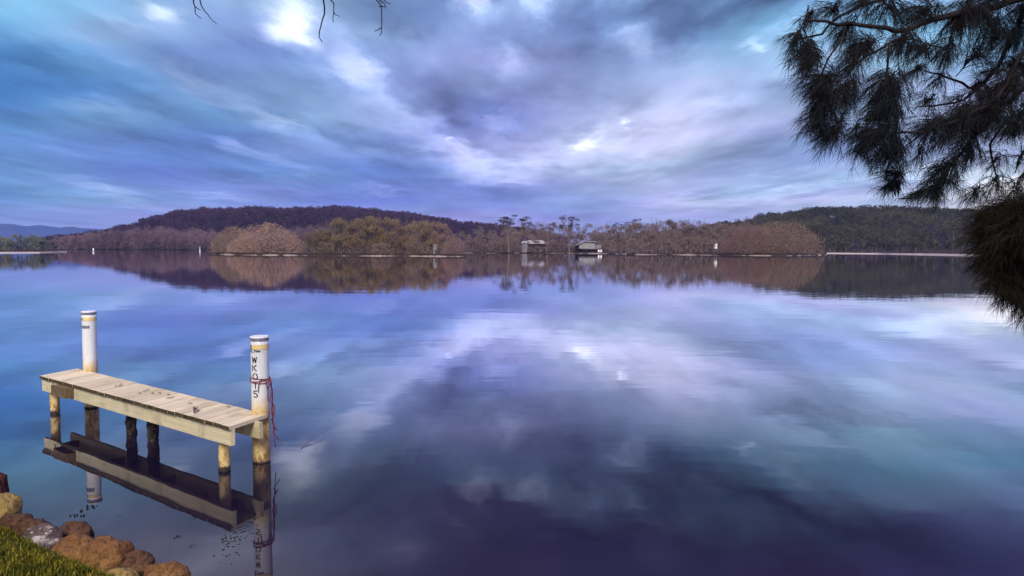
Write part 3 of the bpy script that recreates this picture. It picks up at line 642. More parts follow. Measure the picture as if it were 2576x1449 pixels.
wood_mass('shore_woodland', sp_, W1, 'brown mauve woodland filling the far shore behind the two houses', 11, 2.2, .6, .6)
sp_ = []
for i in range(1700):
    j = rnd.random()**.75*1.06 if i < 1400 else rnd.uniform(.85, 1.12); p = h_left(min(.999, rnd.random()), j); sp_.append((p, rnd.uniform(10, 15), rnd.uniform(9, 14)))
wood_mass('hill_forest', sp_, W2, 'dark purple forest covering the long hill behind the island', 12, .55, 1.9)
sp_ = []
for i in range(520):
    x = 140+rnd.random()*700; p = at(x, 640, 700+rnd.uniform(-30, 60)); p.z = .5
    top = skyline([(140,594),(220,588),(300,575),(400,568),(500,572),(560,582),(660,585),(760,568),(840,566)], x); yt = top+rnd.choice((0, 8, 18, 30))+rnd.uniform(-5, 5); h = at(x, yt, p.y).z-.5; sp_.append((p, h, h*.45))
wood_mass('cove_woodland', sp_, W4, 'mauve woodland along the water at the foot of the left hill', 13, 1.1, 1.0, .35)
sp_ = []
for i in range(1500):
    j = rnd.random()**.75*1.06 if i < 1150 else rnd.uniform(.85, 1.15); p = h_right(rnd.random()*.999, j); sp_.append((p, rnd.uniform(9, 13), rnd.uniform(8, 12)))
for i in range(70):
    x = 2070+600*rnd.random(); p = back(x, 639.5, 26+rnd.uniform(-8, 20)); yt = rnd.uniform(585, 612); h = at(x, yt, p.y).z-p.z; sp_.append((p, h, h*.5))
wood_mass('green_hill_forest', sp_, W3, 'dark green forest on the hill behind the pale beach at right', 14, .6, 1.5)
sp_ = []
for i in range(46):
    x = -110+252*rnd.random(); p = back(x, 636, 16+rnd.uniform(-8, 25)); yt = 591+rnd.uniform(-3, 12)+max(0, x-110)*.3; h = at(x, yt, p.y).z-p.z; sp_.append((p, h, h*.6))
wood_mass('spit_scrub', sp_, W5, 'grey green scrub on the sand spit at the left edge', 15, 2.2, .6)

# cove shore line under the left hill
mb = MB(); a = at(100, 640, 690); b_ = at(1500, 640, 690)
mb.add([(a.x-200, 686, -.3), (b_.x, 686, -.3), (b_.x, 690, .8), (a.x-200, 690, .8), (b_.x, 800, 4), (a.x-200, 800, 4)], [(0, 1, 2, 3), (3, 2, 4, 5)]); tag(mb.build('cove_shore', M_hill), kind='structure')

# ------------------------------------------------------------------ houses, boats, markers and sign
def house1():
    p = back(1345, 637, 14); s = p.y/FPX; r = empty('boathouse', (p.x, p.y, .5))
    X0, X1 = at(1318, 620, p.y).x, at(1374, 620, p.y).x; z0 = .6; z1 = at(1345, 613.5, p.y).z; z2 = at(1345, 606, p.y).z; d = 9
    w = MB(); w.box((X0, p.y, z0), (X1-X0, 0, 0), (0, d, 0), (0, 0, z1-z0)); part(w, 'wall', M_darkwall, r)
    rf = MB(); ov = 1.6; A = [(X0-ov, p.y-ov, z1), (X1+ov, p.y-ov, z1), (X1+ov, p.y+d+ov, z1), (X0-ov, p.y+d+ov, z1)]; B = [(X0+2.5, p.y+d*.35, z2+.5), (X1-2.5, p.y+d*.35, z2+.5), (X1-2.5, p.y+d*.6, z2+.5), (X0+2.5, p.y+d*.6, z2+.5)]
    rf.hexa([(q[0], q[1], q[2]+.05) for q in A]+B); part(rf, 'roof', M_roof, r)
    for k in range(4):
        wn = MB(); x = X0+(X1-X0)*(.12+.22*k); wn.box((x, p.y-.08, z0+1.6), (1.5, 0, 0), (0, .06, 0), (0, 0, 1.5)); part(wn, 'window', M_white if k in (0, 2) else M_glassdark, r)
    for k in range(6):
        q = MB(); x = X0-1.2+(X1-X0+2.4)*k/5; q.tube([(x, p.y-1.3, .3), (x, p.y-1.3, z1)], .07, 6); part(q, 'post', M_bark_grey, r)
    rl = MB(); rl.box((X0-1.2, p.y-1.35, z0+.9), (X1-X0+2.4, 0, 0), (0, .06, 0), (0, 0, .10)); part(rl, 'railing', M_capband_l, r)
    tag(r, 'low dark boathouse with a long pale hipped roof, left of the white gabled house', 'house')
house1()
def house2():
    p = back(1484, 637.5, 12); r = empty('gabled_house', (p.x, p.y, .5)); Y = p.y
    X0, X1 = at(1457, 620, Y).x, at(1497, 620, Y).x; zf = at(1480, 625.5, Y).z; ze = at(1480, 613.5, Y).z; zp = at(1470, 607.5, Y).z; xr = at(1472, 610, Y).x; d = 10
    w = MB(); w.add([(X0, Y, zf), (X1, Y, zf), (X1, Y, ze), (xr, Y, zp), (X0, Y, ze-.4), (X0, Y+d, zf), (X1, Y+d, zf), (X1, Y+d, ze), (xr, Y+d, zp), (X0, Y+d, ze-.4)], [(0,1,2,3,4),(9,8,7,6,5),(0,5,6,1),(1,6,7,2),(4,9,5,0)]); part(w, 'wall', M_white, r)
    xe = at(1505, 610, Y).x; rf = MB()
    for (xa, za, xb, zb) in ((X0-2.0, ze-1.0, xr, zp+.08), (xr, zp+.08, xe-1, ze+1.0)):
        rf.hexa([(xa, Y-1, za), (xb, Y-1, zb), (xb, Y+d+1, zb), (xa, Y+d+1, za), (xa, Y-1, za+.25), (xb, Y-1, zb+.25), (xb, Y+d+1, zb+.25), (xa, Y+d+1, za+.25)])
    part(rf, 'roof', M_roof, r)
    an = MB(); an.box((X1+.3, Y+1, zf), (at(1512, 610, Y).x-X1, 0, 0), (0, 7, 0), (0, 0, (ze-zf)*.85)); part(an, 'annex', M_capband_l, r)
    for k in range(2):
        wn = MB(); wn.box((X0+1.4+k*4, Y-.08, zf+1.0), (1.8, 0, 0), (0, .06, 0), (0, 0, 1.2)); part(wn, 'window', M_annexglass, r)
    dk = MB(); dk.box((X0+1.5, Y-2.4, zf-.35), (at(1512, 610, Y).x-X0-1.5, 0, 0), (0, 2.3, 0), (0, 0, .25)); part(dk, 'deck', M_darkwall, r)
    ba = MB(); ba.box((X0+1.5, Y+.4, .3), (X1-X0, 0, 0), (0, d-1, 0), (0, 0, zf-.7)); part(ba, 'basement_wall', M_darkwall, r)
    tag(r, 'white gabled house raised above a dark deck on the far shore', 'house')
house2()
def boat(name, x, y, off, L, label, cat='boat', z=.0, rz=0.0, over=False, mt=None):
    p = back(x, y, off); p.z = z; r = empty(name, p); r.rotation_euler.z = rz
    hb = MB(); n = 9; ring = []
    for i in range(n+1):
        t = i/n; w = L*.17*math.sin(math.pi*min(1, t*.80+.22))**.8+.02; xx = (t-.5)*L; sh = .10*L*abs(t-.45)**2*3
        ring.append([(xx, -w, .22*L*.7+sh), (xx, -w*.7, .02), (xx, 0, -.06), (xx, w*.7, .02), (xx, w, .22*L*.7+sh), (xx, w*.85, .2*L*.7+sh), (xx, 0, .06*L), (xx, -w*.85, .2*L*.7+sh)])
    vs_ = [v for q in ring for v in q]; fs = []
    for i in range(n):
        for k in range(8): fs.append((i*8+k, i*8+(k+1) % 8, (i+1)*8+(k+1) % 8, (i+1)*8+k))
    fs.append(tuple(range(8))); fs.append(tuple(n*8+7-k for k in range(8)))
    if over: vs_ = [(a, b_, .25*L-c) for a, b_, c in vs_]
    hb.add(vs_, fs); h = hb.build('hull', mt or M_cap, r)
    if not over:
        cb = MB(); cb.box((-L*.1, -L*.1, L*.16), (L*.28, 0, 0), (0, L*.2, 0), (0, 0, L*.16)); cb.build('cabin', M_cap, r)
    tag(r, label, cat); return r
boat('moored_boat', 1345, 638, -4, 4.5, 'small white boat moored in front of the boathouse', z=-.03, rz=.25)
boat('upturned_dinghy', 1787, 641.3, -1.2, 3.0, 'small upturned white dinghy on the shore left of the sign', over=True, z=.2)
boat('beached_boat', 2326, 636, 55, 5.5, 'small pale boat drawn up behind the beach under the green hill', z=1.9)
def tank():
    p = back(1320, 637, 10); r = empty('water_tank', (p.x, p.y, .4)); zt = at(1320, 606, p.y).z
    q = MB(); q.tube([(p.x, p.y, .4), (p.x, p.y, zt-1.4)], 1.9, 14); part(q, 'body', M_capband_l, r)
    q = MB(); q.tube([(p.x, p.y, zt-1.4), (p.x, p.y, zt-.9), (p.x, p.y, zt-.35), (p.x, p.y, zt)], [2.3, 2.2, 1.5, .3], 14); part(q, 'lid', M_roof, r, True)
    tag(r, 'small round water tank with white domed top, left of the boathouse', 'tank')
tank()
def shed():
    p = back(1095, 644.5, 3.4); Y = p.y; r = empty('white_shed', (p.x, Y, .4)); w = .62
    z0, z1 = at(1095, 632, Y).z, at(1095, 617, Y).z
    q = MB(); q.box((p.x-w, Y, .35), (2*w, 0, 0), (0, 2, 0), (0, 0, z1-.5)); part(q, 'wall', M_white, r)
    q = MB(); q.add([(p.x-w-.2, Y-.2, z1-.15), (p.x+w+.2, Y-.2, z1-.15), (p.x, Y-.2, z1+.45), (p.x-w-.2, Y+2.2, z1-.15), (p.x+w+.2, Y+2.2, z1-.15), (p.x, Y+2.2, z1+.45)], [(0, 1, 2), (5, 4, 3), (1, 4, 5, 2), (0, 2, 5, 3), (0, 3, 4, 1)]); part(q, 'roof', M_roof, r)
    q = MB(); q.box((p.x-.1, Y-.04, .4), (.7, 0, 0), (0, .03, 0), (0, 0, 1.7)); part(q, 'door', M_darkwall, r)
    tag(r, 'small white shed half hidden among the island trees', 'shed')
shed()
for x, lab, rz in ((1506.5, 'left one of two small white deck chairs at the right end of the gabled house', 0), (1512.5, 'right one of two small white deck chairs at the right end of the gabled house', .3)):
    p = back(x, 638.5, 2); r = empty('garden_chair', (p.x, p.y, .6))
    q = MB(); q.box((p.x-.4, p.y-.4, 1.0), (.8, 0, 0), (0, .8, 0), (0, 0, .1)); part(q, 'seat', M_cap, r)
    q = MB(); q.hexa([(p.x-.4, p.y+.4, 1.0), (p.x+.4, p.y+.4, 1.0), (p.x+.4, p.y+.5, 1.0), (p.x-.4, p.y+.5, 1.0), (p.x-.4, p.y+.65, 2.1), (p.x+.4, p.y+.65, 2.1), (p.x+.4, p.y+.75, 2.1), (p.x-.4, p.y+.75, 2.1)]); part(q, 'backrest', M_cap, r)
    for a in (-.36, .36):
        for b_ in (-.36, .4): q = MB(); q.tube([(p.x+a, p.y+b_, .45), (p.x+a, p.y+b_, 1.0)], .05, 5); part(q, 'leg', M_cap, r)
    tag(r, lab, 'chair', 'white chairs by the gabled house')
def marker(x, y, ytop, label, name, slim=True):
    p = on(x, y, 0); zt = at(x, ytop, p.y).z; k = p.y/1700
    r = empty(name, (p.x, p.y, 0)); q = MB()
    if slim:
        k *= .65; q.tube([(p.x, p.y, -.2), (p.x, p.y, zt*.35)], k*2.0, 8); part(q, 'float', M_cap, r)
        q = MB(); q.tube([(p.x, p.y, zt*.35), (p.x, p.y, zt*.9)], k*1.0, 6); part(q, 'pole', M_cap, r)
        q = MB(); q.tube([(p.x, p.y, zt*.9), (p.x, p.y, zt)], [k*2.2, k*.6], 6); part(q, 'top_mark', M_capband, r)
    else:
        q.tube([(p.x, p.y, -.2), (p.x, p.y, zt*.4), (p.x, p.y, zt*.85), (p.x, p.y, zt)], [k*1.6, k*2.0, k*1.6, k*.8], 8); part(q, 'float', M_cap, r, True)
        q = MB(); q.tube([(p.x, p.y, zt), (p.x, p.y, zt*1.15)], k*.6, 5); part(q, 'ring', M_capband, r)
    tag(r, label, 'buoy')
marker(503, 632.5, 619, 'slim white channel marker left of the tan bush', 'channel_marker')
marker(235, 632, 624.5, 'stubby white buoy on the water right of the sand spit', 'mooring_buoy', False)
def sign():
    p = back(1800, 641, -1.6); Y = p.y; r = empty('channel_sign', (p.x, Y, 0)); x0, x1 = at(1795.5, 620, Y).x, at(1804.5, 620, Y).x; z0, z1 = at(1800, 625.5, Y).z, at(1800, 613, Y).z
    w = x1-x0; c = .28
    pts = [(x0+c*w, z0), (x1, z0), (x1, z1), (x0+c*w*.6, z1), (x0, z1-(z1-z0)*.2), (x0, z0+(z1-z0)*.35)]
    q = MB(); n = len(pts); q.add([(a, Y-.06, b_) for a, b_ in pts]+[(a, Y, b_) for a, b_ in pts], [tuple(range(n)), tuple(range(2*n-1, n-1, -1))]+[(i, i+n, (i+1) % n+n, (i+1) % n) for i in range(n)]); part(q, 'panel', M_signface, r)
    q = MB()
    def stroke(a, b_, t=.10):
        a = Vector((x0+a[0]*w, Y-.075, z0+a[1]*(z1-z0))); b2 = Vector((x0+b_[0]*w, Y-.075, z0+b_[1]*(z1-z0))); d = (b2-a).normalized(); nn = Vector((-d.z, 0, d.x))*t*.5*w
        q.add([a-nn, b2-nn, b2+nn, a+nn], [(0, 1, 2, 3)])
    stroke((.25, .52), (.55, .62)); stroke((.55, .62), (.50, .78)); stroke((.5, .62), (.78, .48)); stroke((.78, .48), (.80, .60)); part(q, 'symbol', M_capband, r)
    q = MB(); q.tube([(p.x, Y+.08, -.1), (p.x, Y+.08, z1-.2)], .09, 8); part(q, 'post', M_bark_dark, r)
    tag(r, 'white sign board with a dark mark on a dark post by the far shore', 'sign')
sign()
# little landing stages on the far shore
for x0, x1, y, lab in ((1242, 1312, 636.8, 'low timber landing stage left of the boathouse'), (1395, 1440, 637.2, 'low pale landing stage between the two houses')):
    a, b_ = on(x0, y, 0), on(x1, y, 0); r = empty('landing_stage', (a.x, a.y, 0)); q = MB(); q.hexa([(a.x, a.y-1, .55), (b_.x, b_.y-1, .55), (b_.x, b_.y+.8, .55), (a.x, a.y+.8, .55), (a.x, a.y-1, .75), (b_.x, b_.y-1, .75), (b_.x, b_.y+.8, .75), (a.x, a.y+.8, .75)]); part(q, 'deck', M_block, r)
    for k in range(5):
        q = MB(); c = a.lerp(b_, (k+.5)/5); q.tube([(c.x, c.y-.5, -.3), (c.x, c.y-.5, .56)], .12, 6); part(q, 'post', M_bark_grey, r)
    tag(r, lab, 'jetty', 'landing stages on the far shore')

# ------------------------------------------------------------------ the near jetty
HD = .535
A = on(100, 945, HD); D = on(578, 1073, HD); B = on(193, 927, HD); C = on(671, 1042, HD)
PL = on(228, 932, HD); PR = on(656, 1037, HD); PL.z = PR.z = 0
Uv = (D-A).normalized(); Wv = Vector((-Uv.y, Uv.x, 0)); L = (D-A).length; Wd = .54
jet = empty('jetty', (A.x, A.y, 0)); tag(jet, 'narrow cream painted timber jetty bench between two white piles in the near water', 'jetty')
mb = MB(); NB = 31; rnd = random.Random(3); th = .038
def dq(t, w): return A.lerp(D, t).lerp(B.lerp(C, t), w)
for i in range(NB):
    t0 = i/NB+.0007; t1 = (i+1)/NB-.0007; e0 = -rnd.uniform(0, .018); e1 = 1+rnd.uniform(0, .015); dz_ = rnd.uniform(-.002, .002)
    q = [dq(t0, e0), dq(t1, e0), dq(t1, e1), dq(t0, e1)]
    lo = [p+Vector((0, 0, -th+dz_)) for p in q]; hi = [p+Vector((0, 0, dz_)) for p in q]
    bv = .004; hi2 = [Vector(p) for p in hi]
    mb.add(lo+hi2, [(3,2,1,0),(4,5,6,7),(1,2,6,5),(2,3,7,6),(3,0,4,7)], 0); 
    k = len(mb.v)-8; mb.f.append((k, k+1, k+5, k+4)); mb.mi.append(1)
part(mb, 'deck', [M_plank, M_endgrain], jet)
zb = HD-th-.003; bh = .165
def beam(w0, thick, ext0, ext1, name):
    q = MB(); o = A+Wv*w0+Uv*ext0; o.z = zb-bh; n = 24; l = L+ext1-ext0
    for i in range(n+1):
        for (ww, zz) in ((0, 0), (thick, 0), (thick, bh), (0, bh)):
            p = o+Uv*(l*i/n)+Wv*ww; q.v.append((p.x, p.y, zb-bh+zz+(noise.noise(p*3)*.004 if zz == 0 else 0)))
    for i in range(n):
        for k in range(4): q.f.append((i*4+k, (i+1)*4+k, (i+1)*4+(k+1) % 4, i*4+(k+1) % 4)); q.mi.append(0)
    q.f += [(0, 1, 2, 3), (n*4+3, n*4+2, n*4+1, n*4)]; q.mi += [0, 0]
    part(q, name, M_beam, jet)
beam(.02, .045, .01, -.015, 'beam'); beam(Wd-.20, .045, .02, -.02, 'beam')
for t in (.06, .35, .62, .90):
    q = MB(); o = A+Uv*(L*t)+Wv*.068; o.z = zb-.10; q.box(o, Uv*.045, Wv*(Wd-.20-.072), (0, 0, .095)); part(q, 'cross_brace', M_endgrain, jet)
o = A+Uv*.58-Wv*.085; o.z = zb-.135; q = MB(); q.box(o, Uv*.42, Wv*.10, (0, 0, .125)); part(q, 'fender_block', M_block, jet)
o = A+Uv*(L-.005)+Wv*.005
def post(base, top, r, name, mt, seed, lump=.0, n=20, seg=22):
    q = MB(); pts = []; 
    for i in range(seg+1):
        z = -.45+(top+.45)*i/seg
        for k in range(n):
            a = 2*math.pi*k/n; nn = noise.noise(Vector((math.cos(a)*2+seed, math.sin(a)*2, z*9)))
            rr = r*(1+.02*nn)+lump*max(0, noise.noise(Vector((math.cos(a)*3+seed, math.sin(a)*3, z*18))))*(1 if z < .3 else .5)
            q.v.append((base.x+rr*math.cos(a), base.y+rr*math.sin(a), z))
    for i in range(seg):
        for k in range(n): q.f.append((i*n+k, i*n+(k+1) % n, (i+1)*n+(k+1) % n, (i+1)*n+k)); q.mi.append(0)
    q.f.append(tuple(seg*n+k for k in range(n))); q.mi.append(0)
    return part(q, name, mt, jet, True)
def legpos(xpx, w):
    best = None
    for i in range(400):
        p = A+Uv*(L*i/400)+Wv*w; p = Vector((p.x, p.y, .15)); e = abs(proj(p)[0]-xpx)
        if best is None or e < best[0]: best = (e, p)
    return best[1]
for x, w, mt, r, lump, sd in ((138, .13, M_leg, .057, .01, 1), (565, .13, M_leg, .055, .014, 2), (330, .25, M_wetpost, .055, .03, 3), (384, .25, M_wetpost, .058, .03, 4)):
    lo_ = post(legpos(x, w), zb-.004 if w > .2 else zb-.002, r, 'leg', mt, sd, lump)
    if mt is M_wetpost: tag(lo_, 'dark oyster crusted middle leg')
RP = .092
for P, top, nm in ((PL, 1.375, 0), (PR, 1.345, 1)):
    q = MB(); n = 32; zs = [-.5, -.1]+[i*.06 for i in range(0, int(top/.06))]+[top]
    q.tube([(P.x+noise.noise(Vector((z*3, nm, 0)))*.002, P.y, z) for z in zs], RP, n); pile = part(q, 'pile', M_pile, jet, False)
    for poly in pile.data.polygons: poly.use_smooth = len(poly.vertices) == 4
    q = MB(); q.tube([(P.x, P.y, top-.032), (P.x, P.y, top+.008)], RP+.004, n, False); o = part(q, 'cap_band', M_capband, pile)
    q = MB(); q.tube([(P.x, P.y, top+.002), (P.x, P.y, top+.016)], [RP+.006, RP+.002], n); o = part(q, 'cap', M_cap, pile)
    # which way the camera lies from the pile
    face = math.atan2(-P.y, -P.x)
    def wrap(q, s0, s1, z0, z1, rr, seg=12):   # s = angle from the face turned to the camera, + is to the right in the photo
        vs_ = []
        for i in range(seg+1):
            a = face+s0+(s1-s0)*i/seg
            for z in (z0, z1): vs_.append((P.x+rr*math.cos(a), P.y+rr*math.sin(a), z))
        q.add(vs_, [(2*i, 2*i+2, 2*i+3, 2*i+1) for i in range(seg)])
    q = MB(); wrap(q, -2.9, 2.9, top-.115, top-.072, RP+.0015, 40); part(q, 'grey_band', M_capband, pile)
    q = MB(); wrap(q, -.95, 1.15, top-.118, top-.069, RP+.0035, 20); part(q, 'yellow_band', M_yellow, pile)
    if nm == 0:
        q = MB(); wrap(q, -1.5, .05, top-.225, top-.185, RP+.003, 16); part(q, 'name_plate', M_capband, pile)
    else:
        q = MB()
        def st(pts, s, z, h, w, t):     # painted stroke on the curved sleeve
            for (a, b_) in zip(pts, pts[1:]):
                ax, az_ = a[0]*w, a[1]*h; bx, bz = b_[0]*w, b_[1]*h; dl = math.hypot(bx-ax, bz-az_); nx, nz = -(bz-az_)/dl*t/2, (bx-ax)/dl*t/2
                seg = 4; vs_ = []
                for i in range(seg+1):
                    x = ax+(bx-ax)*i/seg; zc = az_+(bz-az_)*i/seg
                    for sg in (-1, 1):
                        an = face+s+(x+sg*nx)/RP; vs_.append((P.x+(RP+.0022)*math.cos(an), P.y+(RP+.0022)*math.sin(an), z+zc+sg*nz))
                q.add(vs_, [(2*i, 2*i+2, 2*i+3, 2*i+1) for i in range(seg)])
        h, w, t = .066, .052, .0115; s0 = -.64
        GL = {'W': [[(-.5,.5),(-.27,-.5),(0,.35),(.27,-.5),(.5,.5)]], 'K': [[(-.45,.5),(-.45,-.5)],[(.45,.5),(-.22,.05)],[(-.1,-.02),(.45,-.5)]],
              'O': [[(-.09,.5),(-.30,.42),(-.45,.2),(-.5,0),(-.45,-.2),(-.30,-.42),(-.12,-.5)],[(.1,.5),(.30,.42),(.45,.2),(.5,0),(.45,-.2),(.30,-.42),(.1,-.5)]],
              '1': [[(-.12,.36),(.05,.5)],[(.05,.5),(.05,-.5)]], '5': [[(.42,.5),(-.32,.5)],[(-.32,.5),(-.34,.06)],[(-.34,.06),(.08,.10),(.36,-.04),(.44,-.2),(.34,-.42),(.05,-.5),(-.42,-.46)]],
              'C': [[(.45,.4),(0,.5),(-.45,.2),(-.45,-.2),(0,-.5),(.45,-.4)]], 'N': [[(-.42,-.5),(-.42,.5),(.42,-.5),(.42,.5)]],
              'o': [[(0,.1),(-.32,-.15),(0,-.42),(.32,-.15),(0,.1)]], 'I': [[(0,.5),(0,-.5)]]}
        for ch, z in zip('WKO15', (1.118, 1.030, .938, .842, .752)):
            for pl in GL[ch]: st(pl, s0+(.06 if ch in 'O15' else 0), z, h, w, t)
        for ch, s in zip('ICNo', (-1.25, -.92, -.42, -.05)):
            for pl in GL[ch]: st(pl, s, 1.212, .032, .034, .009)
        part(q, 'lettering', M_black, pile)
# chain on the left front leg
q = MB(); c0 = legpos(138, -.0); 
for k in range(16):
    z = zb-.02-k*.030; 
    if z < .06: break
    cx, cy = c0.x+.004*math.sin(k)-.012*Wv.x, c0.y-.012*Wv.y
    if z < zb-bh: cx += Wv.x*.055; cy += Wv.y*.055
    ax = Uv if k % 2 else Wv; ring = [(Vector((cx, cy, z))+ax*(.010*math.cos(a))+Vector((0, 0, .020*math.sin(a)))) for a in [2*math.pi*i/8 for i in range(9)]]
    q.tube(ring, .0035, 5, False)
tag(part(q, 'chain', M_chain, jet), 'rusty chain hanging down the left front leg')

# red rope on the right pile
q = MB(); P = PR; face = math.atan2(-P.y, -P.x)
def rp(s, z, r=RP+.008): a = face+s; return (P.x+r*math.cos(a), P.y+r*math.sin(a), z)
for zc, amp, ph in ((.912, .016, 0), (.885, .022, 1.2), (.895, .012, 2.6)):
    q.tube([rp(-math.pi+2*math.pi*i/36, zc+amp*math.sin(i/36*6.28+ph)+.010*(i-18)/18) for i in range(37)], .0042, 6)
q.tube([rp(.15, .905), rp(-.05, .885, RP+.014), rp(-.18, .84, RP+.016), rp(-.22, .775, RP+.012)], .0042, 6)
q.tube([rp(.5, .905), rp(.62, .86, RP+.014), rp(.72, .78, RP+.014), rp(.78, .70, RP+.012), rp(.9, .66, RP+.012)], .0042, 6)
q.tube([rp(1.0, .905), rp(1.15, .86, RP+.02), rp(.8, .80, RP+.016), rp(.6, .86, RP+.012), rp(.55, .905)], .0042, 6)
rr = random.Random(4)
for k in range(3):
    pts = []; 
    for i in range(13):
        z = .90-(.46+.09*k)*i/12-(.12 if k == 2 else 0); pts.append(rp(1.35+.10*k+rr.uniform(-.07, .07), z, RP+.012+.008*k+rr.uniform(0, .012)*(2.2 if z < .5 else 1)))
    q.tube(pts, .0046, 6)
q.tube([rp(1.4, .42, RP+.02), rp(1.3, .36, RP+.05), rp(1.5, .33, RP+.07), rp(1.6, .38, RP+.05), rp(1.35, .31, RP+.03), rp(1.5, .26, RP+.06), rp(1.45, .22, RP+.09)], .0045, 6)
q.tube([rp(1.35, .62, RP+.02), rp(1.6, .60, RP+.05), rp(1.5, .50, RP+.05), rp(1.4, .45, RP+.02)], .0042, 6)
tag(q.build('rope', M_rope, loc=(P.x, P.y, .9), smooth=True), 'red rope knotted round the lettered right pile with ends hanging down', 'rope')

# leaves and a dry pod on the deck
def deck_at(zx, zy): return on((100+zx/2.415)/1.4907, (1100+zy/2.415)/1.4907, HD+.004)
def leaf_mesh(p, l, w, ang, lift, curl=.3):
    q = MB(); d = Vector((math.cos(ang), math.sin(ang), 0)); s = Vector((-d.y, d.x, 0)); n = 6; vs_ = []
    for i in range(n+1):
        t = i/n; ww = w*math.sin(math.pi*(.08+.88*t)); z = lift*math.sin(math.pi*t)
        for sg, zz in ((-1, curl*ww), (0, 0), (1, curl*ww)): vs_.append(p+d*(l*(t-.5))+s*(sg*ww)+Vector((0, 0, z+zz+.002)))
        for sg, zz in ((-1, curl*ww), (0, 0), (1, curl*ww)): vs_.append(p+d*(l*(t-.5))+s*(sg*ww)+Vector((0, 0, z+zz-.001)))
    for i in range(n):
        o = i*6; e = o+6; q_ = [(o,o+1,e+1,e),(o+1,o+2,e+2,e+1),(o+3,e+3,e+4,o+4),(o+4,e+4,e+5,o+5),(o,e,e+3,o+3),(o+2,o+5,e+5,e+2)]; q.f += q_; q.mi += [0]*6
    q.v = [tuple(v) for v in vs_]; return q
p = deck_at(1530, 1068); a0 = math.atan2((deck_at(1560, 1025)-deck_at(1510, 1105)).y, (deck_at(1560, 1025)-deck_at(1510, 1105)).x)
q = leaf_mesh(p, .20, .022, a0, .03, .9); tag(q.build('curled_leaf', M_leafdry, loc=p), 'large curled brown leaf on the right part of the jetty deck', 'leaf', 'dead leaves on the deck')
lv = [(815,845,'small dark leaf nearest the left pile on the deck'),(855,828,'small dark leaf lying behind the one nearest the left pile'),(850,843,'middle one of the three small leaves nearest the left pile'),(1070,890,'small leaf at the back of the middle group, left one of two'),(1098,880,'small leaf at the very back of the middle group on the deck'),(1025,908,'leftmost faint leaf of the middle group on the deck'),(1140,908,'lone dark leaf near the middle of the deck'),(1205,906,'small leaf between the lone middle leaf and the darkest cluster'),(1285,920,'leaf behind the darkest cluster on the deck'),(1282,952,'leftmost leaf of the darkest cluster, nearest the front edge'),(1308,948,'leaf touching the darkest one on its left'),(1328,940,'darkest leaf, at the right of the middle cluster on the deck'),(1478,1000,'small leaf just behind the curled leaf'),(1828,1032,'small dark round leaf near the back edge, close to the right pile')]
for i, (a, b_, lab) in enumerate(lv):
    p = deck_at(a, b_); q = leaf_mesh(p, rnd.uniform(.03, .055), rnd.uniform(.006, .009), rnd.uniform(-.4, .6), .008, .4)
    tag(q.build('dead_leaf', M_speck, loc=p), lab or 'small dark leaf in the scattered group along the middle of the deck', 'leaf', 'dead leaves on the deck' if lab else 'scattered leaves in the middle of the deck')

# ------------------------------------------------------------------ near bank: ground, grass, boulders
edge = [(-14, 12.5), (-8.5, 8.6), (-6.3, 7.05), (-5.2, 6.1), (-4.35, 5.45), (-3.6, 4.95), (-2.9, 4.5), (-2.1, 4.05), (-1.0, 3.6), (1, 3.3), (3.2, 3.3), (5.5, 4.4), (9, 6.5), (14, 8)]
def inland(p, d):   # shift inland (towards the camera's side)
    return (p[0]-d*.45, p[1]-d*.9)
mb = MB(); lay = [(-.1, -.25), (.05, .10), (.25, .34), (.55, .56), (1.1, .66), (2.2, .74), (12, .8), (60, .8)]
fe = []
for a, b_ in zip(edge, edge[1:]):
    for i in range(8): fe.append((a[0]+(b_[0]-a[0])*i/8, a[1]+(b_[1]-a[1])*i/8))
fe.append(edge[-1]); rows = []
for dd, hh in lay:
    rows.append([(*inland(p, dd), hh+.05*noise.noise(Vector((p[0]*1.3, p[1]*1.3, dd)))) for p in fe])
for j in range(len(rows)-1):
    for i in range(len(fe)-1): mb.add([rows[j][i], rows[j+1][i], rows[j+1][i+1], rows[j][i+1]], [(3, 2, 1, 0)])
bank = tag(mb.build('ground', M_soil, smooth=True), kind='structure')
def ground_z(d):
    for (a, ha), (b_, hb) in zip(lay, lay[1:]):
        if a <= d <= b_: return ha+(hb-ha)*(d-a)/(b_-a)
    return .75
q = MB(); rg = random.Random(9)
for _ in range(90000):
    i = rg.random()*(len(fe)-1); k = int(i); f_ = i-k; e = (fe[k][0]+(fe[k+1][0]-fe[k][0])*f_, fe[k][1]+(fe[k+1][1]-fe[k][1])*f_)
    if not (-7.5 < e[0] < -1.5): continue
    d = .06+rg.random()*1.6; x, y = inland(e, d); z = ground_z(d)-.02
    if d < .2 and rg.random() < .6: continue
    h = rg.uniform(.018, .045); a = rg.random()*6.28; w = .005; lean = Vector((rg.uniform(-.5, .5), rg.uniform(-.5, .5), 0))*h
    s = Vector((math.cos(a), math.sin(a), 0))*w; b0 = Vector((x, y, z)); m1 = b0+Vector((0, 0, h*.6))+lean*.4; tp = b0+Vector((0, 0, h))+lean
    q.add([b0-s, b0+s, m1+s*.7, m1-s*.7, tp], [(0, 1, 2, 3), (3, 2, 4)])
tag(q.build('grass', M_grass), 'short mossy green grass on the near bank at lower left', 'grass', kind='stuff')

